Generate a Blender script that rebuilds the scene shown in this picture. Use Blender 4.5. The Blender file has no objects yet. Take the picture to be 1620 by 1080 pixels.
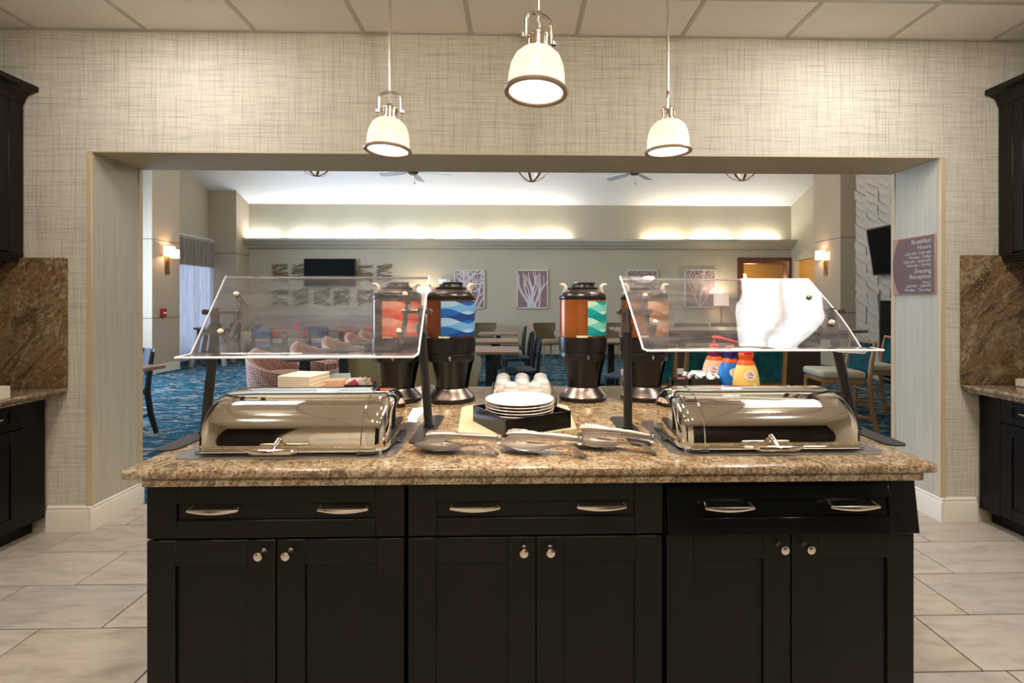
import bpy, bmesh, math, random
from mathutils import Vector, Matrix
R = math.radians
PI = math.pi
random.seed(7)
SC = bpy.context.scene
COL = SC.collection

# ------------------------------------------------------------------ camera, world, exposure
cam_d = bpy.data.cameras.new('camera')
cam = bpy.data.objects.new('camera', cam_d)
COL.objects.link(cam)
cam.location = (0, 0, 1.40)
cam.rotation_euler = (R(90), 0, R(-1.3))
cam_d.sensor_width = 36
cam_d.lens = 750 / 1620 * 36
cam_d.shift_x = -22 / 1620
cam_d.shift_y = -62 / 1620
cam_d.clip_start = 0.02
SC.camera = cam
SC.view_settings.view_transform = 'Standard'
SC.view_settings.look = 'None'
SC.view_settings.exposure = 0.42
SC.view_settings.gamma = 1
SC.view_settings.use_curve_mapping = False
SC.cycles.use_denoising = True
SC.cycles.max_bounces = 10
SC.cycles.transparent_max_bounces = 16
SC.cycles.caustics_reflective = False
SC.cycles.caustics_refractive = False
SC.cycles.sample_clamp_indirect = 6

w = bpy.data.worlds.new('world')
SC.world = w
w.use_nodes = True
w.node_tree.nodes['Background'].inputs[0].default_value = (0.62, 0.74, 1.0, 1)
w.node_tree.nodes['Background'].inputs[1].default_value = 0.5

def light(name, typ, loc, power, color=(1, 1, 1), size=None, size_y=None, aim=None, radius=None, spot=None):
    d = bpy.data.lights.new(name, typ)
    d.energy = power
    d.color = color
    if typ == 'AREA':
        d.shape = 'RECTANGLE'
        d.size = size
        d.size_y = size_y or size
    if radius is not None:
        d.shadow_soft_size = radius
    if spot:
        d.spot_size = R(spot)
        d.spot_blend = 0.6
    o = bpy.data.objects.new(name, d)
    COL.objects.link(o)
    o.location = loc
    if aim is not None:
        o.rotation_euler = Vector(aim).to_track_quat('-Z', 'Y').to_euler()
    return o

DAY = (0.55, 0.73, 1.0)
WARM = (1.0, 0.80, 0.58)
# daylight through the lounge's side windows
light('daylight_window', 'AREA', (-7.95, 6.6, 1.9), 420, DAY, 4.2, 2.6, (1, 0, -0.10))
light('daylight_curtain', 'AREA', (-7.97, 11.7, 1.5), 11, DAY, 1.5, 2.6, (1, 0, 0))
# cove tubes lying behind the cornice of the far wall
COVE = [(-6.75, 'b'), (-5.45, 'b'), (-4.2, 'b'), (-2.9, 'b'), (-1.65, 'n'), (-0.35, 'n'), (0.92, 'n'), (4.0, 'w'), (5.3, 'n'), (6.6, 'n')]
for cxx, t in COVE:
    c = {'b': (0.86, 0.92, 1.0), 'n': (1.0, 0.97, 0.90), 'w': (1.0, 0.86, 0.66)}[t]
    light('cove_tube', 'AREA', (cxx, 12.62, 3.04), 12, c, 1.02, 0.05, (0, 0.35, 1))

# ------------------------------------------------------------------ materials
def new_mat(name):
    m = bpy.data.materials.new(name)
    m.use_nodes = True
    nt = m.node_tree
    b = nt.nodes['Principled BSDF']
    return m, nt, b

def N(nt, t, **kw):
    n = nt.nodes.new(t)
    for k, v in kw.items():
        if k in n.inputs.keys() if hasattr(n, 'inputs') else False:
            n.inputs[k].default_value = v
        else:
            setattr(n, k, v)
    return n

def L(nt, a, b):
    nt.links.new(a, b)

def math_n(nt, op, a, b=None, c=None):
    n = nt.nodes.new('ShaderNodeMath')
    n.operation = op
    for i, v in enumerate((a, b, c)):
        if v is None:
            continue
        if isinstance(v, (int, float)):
            n.inputs[i].default_value = v
        else:
            nt.links.new(v, n.inputs[i])
    return n.outputs[0]

def ramp(nt, fac, stops, interp='LINEAR'):
    n = nt.nodes.new('ShaderNodeValToRGB')
    cr = n.color_ramp
    cr.interpolation = interp
    while len(cr.elements) < len(stops):
        cr.elements.new(0.5)
    for e, (p, c) in zip(cr.elements, stops):
        e.position = p
        e.color = (c[0], c[1], c[2], 1) if not isinstance(c, (int, float)) else (c, c, c, 1)
    nt.links.new(fac, n.inputs[0])
    return n.outputs[0]

def mixc(nt, fac, a, b, mode='MIX'):
    n = nt.nodes.new('ShaderNodeMix')
    n.data_type = 'RGBA'
    n.blend_type = mode
    for idx, v in ((0, fac), (6, a), (7, b)):
        if isinstance(v, (int, float)):
            n.inputs[idx].default_value = v
        elif isinstance(v, tuple):
            n.inputs[idx].default_value = (v[0], v[1], v[2], 1)
        else:
            nt.links.new(v, n.inputs[idx])
    return n.outputs[2]

def noise(nt, vec, scale, detail=3, rough=0.55, dist=0.0):
    n = nt.nodes.new('ShaderNodeTexNoise')
    n.inputs['Scale'].default_value = scale
    n.inputs['Detail'].default_value = detail
    n.inputs['Roughness'].default_value = rough
    n.inputs['Distortion'].default_value = dist
    nt.links.new(vec, n.inputs['Vector'])
    return n.outputs[0]

def mapping(nt, vec, scale=(1, 1, 1), rot=(0, 0, 0), loc=(0, 0, 0)):
    n = nt.nodes.new('ShaderNodeMapping')
    n.inputs['Scale'].default_value = scale
    n.inputs['Rotation'].default_value = rot
    n.inputs['Location'].default_value = loc
    nt.links.new(vec, n.inputs['Vector'])
    return n.outputs[0]

def position(nt):
    return nt.nodes.new('ShaderNodeNewGeometry').outputs['Position']

def objco(nt):
    return nt.nodes.new('ShaderNodeTexCoord').outputs['Object']

def uvco(nt):
    return nt.nodes.new('ShaderNodeTexCoord').outputs['UV']

def bump(nt, b, h, strength=0.2, dist=0.01):
    n = nt.nodes.new('ShaderNodeBump')
    n.inputs['Strength'].default_value = strength
    n.inputs['Distance'].default_value = dist
    nt.links.new(h, n.inputs['Height'])
    nt.links.new(n.outputs[0], b.inputs['Normal'])

def setp(b, **kw):
    for k, v in kw.items():
        k = k.replace('_', ' ')
        if k in b.inputs:
            b.inputs[k].default_value = v

def plain(name, col, rough=0.5, metal=0.0, var=0.08, scale=6, spec=0.5, coat=0.0, bmp=0.0):
    """one colour with a little procedural mottling"""
    m, nt, b = new_mat(name)
    n = noise(nt, objco(nt), scale, 3)
    lo = tuple(max(0, c * (1 - var)) for c in col)
    hi = tuple(min(1, c * (1 + var)) for c in col)
    L(nt, ramp(nt, n, [(0.3, lo), (0.7, hi)]), b.inputs['Base Color'])
    setp(b, Roughness=rough, Metallic=metal)
    b.inputs['Specular IOR Level'].default_value = spec
    b.inputs['Coat Weight'].default_value = coat
    if bmp:
        bump(nt, b, noise(nt, objco(nt), scale * 20, 4), bmp, 0.003)
    return m

def emit(name, col, strength, base=(0.8, 0.8, 0.8)):
    m, nt, b = new_mat(name)
    n = noise(nt, objco(nt), 30, 2)
    L(nt, ramp(nt, n, [(0.2, tuple(c * .97 for c in col)), (0.8, col)]), b.inputs['Emission Color'])
    b.inputs['Emission Strength'].default_value = strength
    b.inputs['Base Color'].default_value = (*base, 1)
    return m

def mat_wallpaper():
    m, nt, b = new_mat('linen_wallpaper')
    p = position(nt)
    h = noise(nt, mapping(nt, p, (2.8, 2.8, 185)), 1, 2, 0.6)
    h2 = noise(nt, mapping(nt, p, (5.0, 5.0, 320), loc=(3, 1, 2)), 1, 1, 0.5)
    v = noise(nt, mapping(nt, p, (185, 185, 2.8), loc=(9, 4, 0)), 1, 2, 0.6)
    v2 = noise(nt, mapping(nt, p, (320, 320, 5.0), loc=(5, 2, 7)), 1, 1, 0.5)
    big = noise(nt, p, 0.9, 2)
    hl = ramp(nt, h, [(0.32, 0.62), (0.47, 1.0)])
    vl = ramp(nt, v, [(0.32, 0.66), (0.46, 1.0)])
    hl2 = ramp(nt, h2, [(0.30, 0.78), (0.52, 1.0)])
    vl2 = ramp(nt, v2, [(0.30, 0.80), (0.52, 1.0)])
    base = ramp(nt, big, [(0.3, (0.66, 0.605, 0.495)), (0.7, (0.72, 0.665, 0.555))])
    c = mixc(nt, 0.75, base, hl, 'MULTIPLY')
    c = mixc(nt, 0.75, c, vl, 'MULTIPLY')
    c = mixc(nt, 0.8, c, hl2, 'MULTIPLY')
    c = mixc(nt, 0.8, c, vl2, 'MULTIPLY')
    L(nt, c, b.inputs['Base Color'])
    setp(b, Roughness=0.75)
    b.inputs['Specular IOR Level'].default_value = 0.25
    return m

def mat_reveal():
    m, nt, b = new_mat('strie_wallpaper')
    p = position(nt)
    v = noise(nt, mapping(nt, p, (230, 230, 0.9)), 1, 3, 0.6)
    v2 = noise(nt, mapping(nt, p, (420, 420, 3)), 1, 1, 0.5)
    c = ramp(nt, v, [(0.30, (0.42, 0.385, 0.30)), (0.48, (0.52, 0.485, 0.39)), (0.7, (0.57, 0.535, 0.44))])
    c = mixc(nt, 0.5, c, ramp(nt, v2, [(0.3, 0.7), (0.6, 1.0)]), 'MULTIPLY')
    L(nt, c, b.inputs['Base Color'])
    setp(b, Roughness=0.7)
    return m

def mat_granite(name, light_mix, warm=1.0):
    m, nt, b = new_mat(name)
    p = position(nt)
    fs = 1.7 if light_mix > .5 else 1.15
    pr_ = mapping(nt, p, rot=(0.25, 0.72, 0.45))
    flow = noise(nt, mapping(nt, pr_, (1.4, 4.8, 4.8)), fs, 6, 0.62, 1.8)
    vein = noise(nt, mapping(nt, pr_, (0.9, 3.4, 3.4), loc=(3, 5, 1)), 1.3, 5, 0.6, 1.2)
    sp1 = noise(nt, p, 105, 5, 0.74)
    sp2 = noise(nt, p, 230, 3, 0.6)
    sp3 = noise(nt, mapping(nt, p, loc=(4, 7, 2)), 80, 4, 0.72)
    if light_mix > 0.5:
        base = ramp(nt, flow, [(0.30, (0.145, 0.092, 0.042)), (0.42, (0.265, 0.185, 0.098)), (0.50, (0.36, 0.285, 0.185)), (0.57, (0.235, 0.132, 0.066)), (0.65, (0.30, 0.215, 0.118)), (0.76, (0.155, 0.100, 0.050))])
        k = 0.47
    else:
        base = ramp(nt, flow, [(0.28, (0.022, 0.013, 0.008)), (0.40, (0.085, 0.050, 0.020)), (0.47, (0.205, 0.130, 0.055)), (0.52, (0.17, 0.082, 0.028)), (0.57, (0.25, 0.175, 0.088)), (0.66, (0.070, 0.042, 0.019)), (0.8, (0.135, 0.085, 0.038))])
        k = 0.45
    c = mixc(nt, ramp(nt, sp1, [(k - 0.07, 0.9), (k + 0.02, 0.0)]), base, (0.028, 0.020, 0.014))
    c = mixc(nt, ramp(nt, sp3, [(0.56, 0.0), (0.66, 0.6)]), c, (0.58, 0.50, 0.38) if light_mix > 0.5 else (0.46, 0.36, 0.24))
    c = mixc(nt, ramp(nt, sp2, [(0.36, 0.65), (0.45, 0.0)]), c, (0.16, 0.075, 0.03))
    vd = math_n(nt, 'ABSOLUTE', math_n(nt, 'SUBTRACT', vein, 0.5))
    c = mixc(nt, ramp(nt, vd, [(0.0, 0.45), (0.02, 0.0)]), c, (0.46, 0.37, 0.27))
    bl = noise(nt, mapping(nt, p, loc=(1, 8, 3)), 26, 5, 0.7, 0.8)
    c = mixc(nt, ramp(nt, bl, [(0.38, 0.75), (0.47, 0.0)]), c, (0.075, 0.048, 0.028))
    L(nt, c, b.inputs['Base Color'])
    setp(b, Roughness=0.16)
    b.inputs['Specular IOR Level'].default_value = 0.5
    return m

def mat_carpet():
    m, nt, b = new_mat('woven_carpet')
    p = position(nt)
    base = noise(nt, mapping(nt, p, (2.2, 5.5, 1), rot=(0, 0, 0.12)), 1.3, 4, 0.6, 0.6)
    c = ramp(nt, base, [(0.30, (0.003, 0.022, 0.026)), (0.46, (0.004, 0.055, 0.075)), (0.58, (0.006, 0.092, 0.155)), (0.72, (0.008, 0.066, 0.085))])
    st = noise(nt, mapping(nt, p, (2.4, 7.0, 1), rot=(0, 0, -0.10), loc=(5, 3, 0)), 2.1, 3, 0.6, 1.1)
    fib = noise(nt, p, 140, 2)
    s = ramp(nt, st, [(0.55, 0.0), (0.60, 0.8)])
    cream = mixc(nt, fib, (0.33, 0.28, 0.23), (0.45, 0.39, 0.33))
    c = mixc(nt, s, c, cream)
    c = mixc(nt, 0.35, c, ramp(nt, fib, [(0.3, 0.55), (0.7, 1.0)]), 'MULTIPLY')
    L(nt, c, b.inputs['Base Color'])
    setp(b, Roughness=0.95)
    b.inputs['Specular IOR Level'].default_value = 0.1
    bump(nt, b, fib, 0.4, 0.006)
    return m

def mat_floor_tile():
    m, nt, b = new_mat('porcelain_tile')
    oi = nt.nodes.new('ShaderNodeObjectInfo')
    off = nt.nodes.new('ShaderNodeVectorMath')
    off.operation = 'SCALE'
    comb = nt.nodes.new('ShaderNodeCombineXYZ')
    L(nt, math_n(nt, 'MULTIPLY', oi.outputs['Random'], 37.0), comb.inputs[0])
    L(nt, math_n(nt, 'MULTIPLY', oi.outputs['Random'], 91.0), comb.inputs[1])
    add = nt.nodes.new('ShaderNodeVectorMath')
    L(nt, objco(nt), add.inputs[0])
    L(nt, comb.outputs[0], add.inputs[1])
    v = add.outputs[0]
    cl = noise(nt, mapping(nt, v, (2.2, 9, 1)), 1.6, 6, 0.62, 0.6)
    cl2 = noise(nt, v, 5, 4, 0.6)
    c = ramp(nt, cl, [(0.28, (0.30, 0.265, 0.235)), (0.5, (0.43, 0.39, 0.355)), (0.72, (0.49, 0.455, 0.42))])
    c = mixc(nt, ramp(nt, cl2, [(0.28, 0.32), (0.42, 0.0)]), c, (0.42, 0.34, 0.25))
    tint = ramp(nt, oi.outputs['Random'], [(0.0, (0.88, 0.86, 0.84)), (0.5, (1.0, 0.97, 0.93)), (1.0, (0.92, 0.87, 0.78))])
    c = mixc(nt, 1.0, c, tint, 'MULTIPLY')
    L(nt, c, b.inputs['Base Color'])
    setp(b, Roughness=0.38)
    return m

def mat_ceiling_tile():
    m, nt, b = new_mat('acoustic_tile')
    p = position(nt)
    n = noise(nt, p, 160, 3)
    oi = nt.nodes.new('ShaderNodeObjectInfo')
    c = ramp(nt, n, [(0.3, (0.88, 0.84, 0.78)), (0.7, (0.95, 0.92, 0.87))])
    c = mixc(nt, 1.0, c, ramp(nt, oi.outputs['Random'], [(0, (0.94, 0.93, 0.92)), (1, (1, 1, 1))]), 'MULTIPLY')
    L(nt, c, b.inputs['Base Color'])
    setp(b, Roughness=0.9)
    bump(nt, b, n, 0.25, 0.004)
    return m

def mat_wood(name, dark, lightc, scale=1.0, rough=0.4, axis='x'):
    m, nt, b = new_mat(name)
    sc = {'x': (3, 40, 40), 'y': (40, 3, 40), 'z': (40, 40, 3)}[axis]
    n = noise(nt, mapping(nt, objco(nt), tuple(s * scale for s in sc)), 1, 4, 0.6, 0.5)
    L(nt, ramp(nt, n, [(0.3, dark), (0.7, lightc)]), b.inputs['Base Color'])
    setp(b, Roughness=rough)
    return m

def mat_brushed(name, col, rough=0.25):
    m, nt, b = new_mat(name)
    n = noise(nt, mapping(nt, objco(nt), (8, 900, 900)), 1, 2)
    L(nt, ramp(nt, n, [(0.3, tuple(c * .96 for c in col)), (0.7, col)]), b.inputs['Base Color'])
    L(nt, ramp(nt, n, [(0.2, rough * 0.8), (0.8, rough * 1.25)]), b.inputs['Roughness'])
    setp(b, Metallic=1.0)
    return m

def mat_acrylic():
    m, nt, b = new_mat('clear_acrylic')
    for n in list(nt.nodes):
        if n.type == 'BSDF_PRINCIPLED':
            nt.nodes.remove(n)
    out = nt.nodes['Material Output']
    tr = nt.nodes.new('ShaderNodeBsdfTransparent')
    tr.inputs[0].default_value = (0.90, 0.89, 0.90, 1)
    gl = nt.nodes.new('ShaderNodeBsdfGlossy')
    gl.inputs['Roughness'].default_value = 0.012
    gl.inputs['Color'].default_value = (1, 1, 1, 1)
    df = nt.nodes.new('ShaderNodeBsdfDiffuse')
    df.inputs[0].default_value = (0.62, 0.60, 0.62, 1)
    fr = nt.nodes.new('ShaderNodeFresnel')
    fr.inputs['IOR'].default_value = 1.55
    sm = noise(nt, mapping(nt, objco(nt), (3.0, 9, 9), rot=(0, 0, 0.3)), 3.0, 5, 0.65, 0.8)
    smf = ramp(nt, sm, [(0.40, 0.030), (0.75, 0.13)])
    mx0 = nt.nodes.new('ShaderNodeMixShader')
    L(nt, smf, mx0.inputs[0])
    L(nt, tr.outputs[0], mx0.inputs[1])
    L(nt, df.outputs[0], mx0.inputs[2])
    mx = nt.nodes.new('ShaderNodeMixShader')
    L(nt, math_n(nt, 'MULTIPLY', fr.outputs[0], 1.0), mx.inputs[0])
    L(nt, mx0.outputs[0], mx.inputs[1])
    L(nt, gl.outputs[0], mx.inputs[2])
    L(nt, mx.outputs[0], out.inputs['Surface'])
    return m

def mat_wave_print(name, cols, phase=0.0):
    """flowing wave print: four flat tones, u across, v up"""
    m, nt, b = new_mat(name)
    sep = nt.nodes.new('ShaderNodeSeparateXYZ')
    L(nt, uvco(nt), sep.inputs[0])
    u, v = sep.outputs[0], sep.outputs[1]
    s1 = math_n(nt, 'SINE', math_n(nt, 'ADD', math_n(nt, 'MULTIPLY', u, 5.6), phase))
    s2 = math_n(nt, 'SINE', math_n(nt, 'ADD', math_n(nt, 'MULTIPLY', u, 5.6), phase + 2.4))
    t = math_n(nt, 'MULTIPLY_ADD', v, 1.95, 3.12)
    fa = math_n(nt, 'LESS_THAN', math_n(nt, 'FRACT', math_n(nt, 'SUBTRACT', t, math_n(nt, 'MULTIPLY', s1, 0.17))), 0.50)
    fb = math_n(nt, 'LESS_THAN', math_n(nt, 'FRACT', math_n(nt, 'ADD', math_n(nt, 'ADD', t, 0.12), math_n(nt, 'MULTIPLY', s1, 0.15))), 0.50)
    hi = mixc(nt, fb, cols[3], cols[2])
    lo = mixc(nt, fb, cols[1], cols[0])
    L(nt, mixc(nt, fa, hi, lo), b.inputs['Base Color'])
    setp(b, Roughness=0.35)
    return m

def mat_fretwork():
    """interlocking key pattern, light lines on coral"""
    m, nt, b = new_mat('coral_key_fabric')
    sep = nt.nodes.new('ShaderNodeSeparateXYZ')
    L(nt, mapping(nt, uvco(nt), (1, 1, 1)), sep.inputs[0])
    u, v = sep.outputs[0], sep.outputs[1]
    def fr(x, k, o=0.0):
        return math_n(nt, 'FRACT', math_n(nt, 'ADD', math_n(nt, 'MULTIPLY', x, k), o))
    cu = math_n(nt, 'FLOOR', math_n(nt, 'MULTIPLY', u, 1.0))
    cv = math_n(nt, 'FLOOR', math_n(nt, 'MULTIPLY', v, 1.0))
    par = math_n(nt, 'MODULO', math_n(nt, 'ABSOLUTE', math_n(nt, 'ADD', cu, cv)), 2.0)
    su = fr(u, 3.0, 0.0)
    sv = fr(v, 3.0, 0.0)
    lu = math_n(nt, 'LESS_THAN', su, 0.33)
    lv = math_n(nt, 'LESS_THAN', sv, 0.33)
    st = mixc(nt, par, lu, lv)
    c = mixc(nt, st, (0.33, 0.125, 0.09), (0.66, 0.47, 0.36))
    L(nt, c, b.inputs['Base Color'])
    setp(b, Roughness=0.85)
    return m

def mat_sheer():
    m, nt, b = new_mat('sheer_curtain')
    p = objco(nt)
    n = noise(nt, mapping(nt, p, (40, 40, 3)), 1, 3)
    for q in list(nt.nodes):
        if q.type == 'BSDF_PRINCIPLED':
            nt.nodes.remove(q)
    out = nt.nodes['Material Output']
    tl = nt.nodes.new('ShaderNodeBsdfTranslucent')
    df = nt.nodes.new('ShaderNodeBsdfDiffuse')
    c = ramp(nt, n, [(0.3, (0.66, 0.66, 0.70)), (0.7, (0.86, 0.86, 0.90))])
    L(nt, c, tl.inputs[0])
    L(nt, c, df.inputs[0])
    mx = nt.nodes.new('ShaderNodeMixShader')
    mx.inputs[0].default_value = 0.45
    L(nt, tl.outputs[0], mx.inputs[1])
    L(nt, df.outputs[0], mx.inputs[2])
    L(nt, mx.outputs[0], out.inputs['Surface'])
    return m

def mat_opal():
    """opal glass of lamp shades"""
    m, nt, b = new_mat('opal_glass')
    for q in list(nt.nodes):
        if q.type == 'BSDF_PRINCIPLED':
            nt.nodes.remove(q)
    out = nt.nodes['Material Output']
    tl = nt.nodes.new('ShaderNodeBsdfTranslucent')
    df = nt.nodes.new('ShaderNodeBsdfDiffuse')
    gl = nt.nodes.new('ShaderNodeBsdfGlossy')
    gl.inputs['Roughness'].default_value = 0.15
    n = noise(nt, objco(nt), 12, 2)
    c = ramp(nt, n, [(0.3, (0.86, 0.82, 0.74)), (0.7, (0.92, 0.88, 0.80))])
    L(nt, c, tl.inputs[0])
    L(nt, c, df.inputs[0])
    mx = nt.nodes.new('ShaderNodeMixShader')
    mx.inputs[0].default_value = 0.5
    L(nt, tl.outputs[0], mx.inputs[1])
    L(nt, df.outputs[0], mx.inputs[2])
    m2 = nt.nodes.new('ShaderNodeMixShader')
    m2.inputs[0].default_value = 0.05
    L(nt, mx.outputs[0], m2.inputs[1])
    L(nt, gl.outputs[0], m2.inputs[2])
    L(nt, m2.outputs[0], out.inputs['Surface'])
    return m

def mat_troffer_lens():
    """prismatic lens of a ceiling light: fine prisms, two tubes behind"""
    m, nt, b = new_mat('prismatic_lens')
    p = objco(nt)
    sep = nt.nodes.new('ShaderNodeSeparateXYZ')
    L(nt, p, sep.inputs[0])
    pr = nt.nodes.new('ShaderNodeTexChecker')
    pr.inputs['Scale'].default_value = 110
    L(nt, p, pr.inputs['Vector'])
    tubes = math_n(nt, 'ABSOLUTE', math_n(nt, 'SINE', math_n(nt, 'MULTIPLY', sep.outputs[0], 2 * PI / 0.62)))
    s = math_n(nt, 'MULTIPLY_ADD', tubes, 1.0, 0.75)
    s = math_n(nt, 'MULTIPLY', s, math_n(nt, 'MULTIPLY_ADD', pr.outputs[1], 0.25, 0.85))
    b.inputs['Emission Color'].default_value = (1.0, 0.98, 0.97, 1)
    L(nt, math_n(nt, 'MULTIPLY', s, TROFFER), b.inputs['Emission Strength'])
    b.inputs['Base Color'].default_value = (0.8, 0.8, 0.8, 1)
    return m

TROFFER = 6.8
M = {}
M['wallpaper'] = mat_wallpaper()
M['reveal'] = mat_reveal()
M['trim_paint'] = plain('cream_trim_paint', (0.74, 0.69, 0.60), 0.45, var=0.03)
M['edge_trim'] = plain('beige_edge_paint', (0.56, 0.45, 0.29), 0.5, var=0.04)
M['soffit'] = plain('tan_soffit_paint', (0.56, 0.46, 0.30), 0.6, var=0.03)
M['granite'] = mat_granite('tan_granite', 1.0)
M['granite_dark'] = mat_granite('brown_granite', 0.0)
M['cabinet'] = plain('espresso_lacquer', (0.0048, 0.0034, 0.0024), 0.34, var=0.35, scale=3, spec=0.22)
M['gloss_black'] = plain('gloss_black_lacquer', (0.003, 0.003, 0.0027), 0.16, var=0.2, spec=0.3)
M['upper_cab'] = plain('dark_cherry_lacquer', (0.010, 0.0045, 0.0035), 0.38, var=0.3, scale=3, spec=0.3)
M['carpet'] = mat_carpet()
M['tile'] = mat_floor_tile()
M['grout'] = plain('dark_grout', (0.035, 0.03, 0.025), 0.9)
M['ctile'] = mat_ceiling_tile()
M['cgrid'] = plain('grid_bar_paint', (0.56, 0.53, 0.46), 0.5, var=0.05)
M['nickel'] = mat_brushed('brushed_nickel', (0.74, 0.66, 0.56), 0.22)
M['bronze'] = mat_brushed('warm_bronze', (0.48, 0.34, 0.21), 0.3)
M['chrome'] = plain('polished_steel', (0.86, 0.80, 0.70), 0.045, 1.0, var=0.02)
M['steel'] = mat_brushed('satin_steel', (0.62, 0.60, 0.58), 0.28)
M['tong_steel'] = plain('tongs_steel', (0.72, 0.67, 0.63), 0.27, 1.0, var=0.04)
M['black_metal'] = plain('black_powder_coat', (0.012, 0.011, 0.011), 0.38, var=0.15)
M['gunmetal'] = plain('gunmetal_plate', (0.035, 0.033, 0.033), 0.36, 0.4, var=0.06)
M['guard_arm'] = plain('bronze_arm', (0.12, 0.10, 0.09), 0.3, 0.7, var=0.06)
M['cap'] = plain('cream_cap', (0.72, 0.62, 0.46), 0.4, var=0.04)
M['acrylic'] = mat_acrylic()
M['acrylic_edge'] = plain('acrylic_edge_glow', (0.95, 0.94, 0.95), 0.3, var=0.03)
M['urn_black'] = plain('urn_black_plastic', (0.008, 0.0062, 0.0055), 0.28, var=0.1, spec=0.4)
M['urn_tank'] = plain('urn_copper_tank', (0.26, 0.075, 0.016), 0.22, 0.35, var=0.35, scale=5)
M['urn_tank_dark'] = plain('urn_brown_tank', (0.085, 0.028, 0.012), 0.2, 0.2, var=0.35, scale=5)
M['urn_skirt'] = mat_brushed('urn_bronze_skirt', (0.20, 0.165, 0.15), 0.3)
M['urn_handle'] = plain('urn_handle_grey', (0.46, 0.41, 0.35), 0.35, var=0.04)
M['print_red'] = mat_wave_print('coral_wave_print', [(0.62, 0.05, 0.02), (0.72, 0.11, 0.055), (0.80, 0.34, 0.23), (0.76, 0.22, 0.13)], 1.0)
M['print_blue'] = mat_wave_print('blue_wave_print', [(0.005, 0.035, 0.16), (0.006, 0.085, 0.32), (0.22, 0.38, 0.56), (0.10, 0.26, 0.50)], 1.0)
M['print_teal'] = mat_wave_print('teal_wave_print', [(0.0, 0.17, 0.19), (0.0, 0.25, 0.24), (0.32, 0.54, 0.46), (0.12, 0.40, 0.35)], 1.6)
M['print_brown'] = mat_wave_print('caramel_wave_print', [(0.28, 0.10, 0.03), (0.40, 0.16, 0.055), (0.64, 0.40, 0.24), (0.54, 0.29, 0.15)], 1.6)
M['china'] = plain('white_china', (0.66, 0.58, 0.52), 0.18, var=0.02)
M['mugc'] = plain('mug_china', (0.60, 0.54, 0.50), 0.15, var=0.02)
M['domec'] = plain('cup_base_glass', (0.50, 0.49, 0.49), 0.06, var=0.04)
M['mat_weave'] = plain('woven_vinyl', (0.46, 0.40, 0.27), 0.8, var=0.25, scale=160)
M['paper'] = plain('napkin_paper', (0.80, 0.70, 0.56), 0.85, var=0.03)
M['card'] = plain('white_card', (0.70, 0.72, 0.70), 0.6, var=0.03)
M['kraft'] = plain('kraft_paper', (0.50, 0.30, 0.20), 0.8, var=0.08)
M['sage'] = plain('sage_wall_paint', (0.47, 0.42, 0.305), 0.8, var=0.02, scale=1)
M['col_paint'] = plain('taupe_column_paint', (0.45, 0.37, 0.265), 0.75, var=0.02, scale=1)
M['vault'] = plain('white_vault_paint', (0.80, 0.79, 0.78), 0.85, var=0.02, scale=1)
M['cornice'] = plain('cornice_paint', (0.48, 0.44, 0.34), 0.6, var=0.02)
M['groove'] = plain('dark_joint', (0.10, 0.085, 0.065), 0.8)  # dark strips along the column joints
M['ochre'] = plain('ochre_wall_paint', (0.48, 0.29, 0.085), 0.8, var=0.05)
M['cherry'] = mat_wood('cherry_wood', (0.085, 0.022, 0.011), (0.17, 0.05, 0.022), 0.5, 0.35, 'z')
M['oak'] = mat_wood('honey_oak', (0.27, 0.135, 0.045), (0.40, 0.22, 0.085), 0.6, 0.4, 'z')
M['darkoak'] = mat_wood('umber_oak', (0.05, 0.03, 0.015), (0.10, 0.062, 0.032), 0.6, 0.5, 'z')
M['tabletop'] = mat_wood('walnut_top', (0.20, 0.12, 0.075), (0.34, 0.225, 0.15), 0.5, 0.35, 'x')
M['tabledark'] = mat_wood('dark_walnut_top', (0.075, 0.045, 0.032), (0.13, 0.085, 0.06), 0.5, 0.3, 'x')
M['darkleg'] = plain('black_table_base', (0.012, 0.010, 0.010), 0.45)
M['bluefab'] = plain('navy_vinyl', (0.012, 0.028, 0.048), 0.6, var=0.15, scale=20)
M['bluefab_daylit'] = plain('navy_vinyl_daylit', (0.018, 0.060, 0.135), 0.6, var=0.12, scale=20)  # navy vinyl copy with the window daylight put into its colour
M['slatefab'] = plain('slate_vinyl', (0.020, 0.045, 0.060), 0.5, var=0.12, scale=20)
M['tealfab'] = plain('teal_upholstery', (0.008, 0.12, 0.135), 0.8, var=0.45, scale=14)
M['creamfab'] = plain('cream_vinyl', (0.50, 0.46, 0.34), 0.6, var=0.05)
M['olivefab'] = plain('olive_velvet', (0.25, 0.195, 0.11), 0.9, var=0.12, scale=8)
M['olive_brightened'] = plain('brightened_olive_velvet', (0.40, 0.33, 0.20), 0.9, var=0.1, scale=8)  # olive brightened in colour to offset the shade of urns and island
M['redfab'] = plain('red_cushion', (0.46, 0.035, 0.04), 0.8)
M['taupefab'] = plain('taupe_vinyl', (0.27, 0.215, 0.18), 0.6, var=0.06)
M['fret'] = mat_fretwork()
M['sheer'] = mat_sheer()
M['drape'] = plain('taupe_drape', (0.30, 0.25, 0.21), 0.9, var=0.1)
M['white_paint'] = plain('white_enamel', (0.80, 0.80, 0.80), 0.4)
M['screen'] = plain('tv_screen', (0.003, 0.003, 0.0035), 0.4, var=0.1, spec=0.05)
M['bezel'] = plain('tv_bezel', (0.01, 0.01, 0.01), 0.4)
M['mauve'] = plain('mauve_canvas', (0.27, 0.165, 0.155), 0.8, var=0.05)
M['coralw'] = plain('pale_coral_ink', (0.66, 0.60, 0.61), 0.8, var=0.04)
M['frame_w'] = plain('pale_frame', (0.68, 0.67, 0.64), 0.5)
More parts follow.
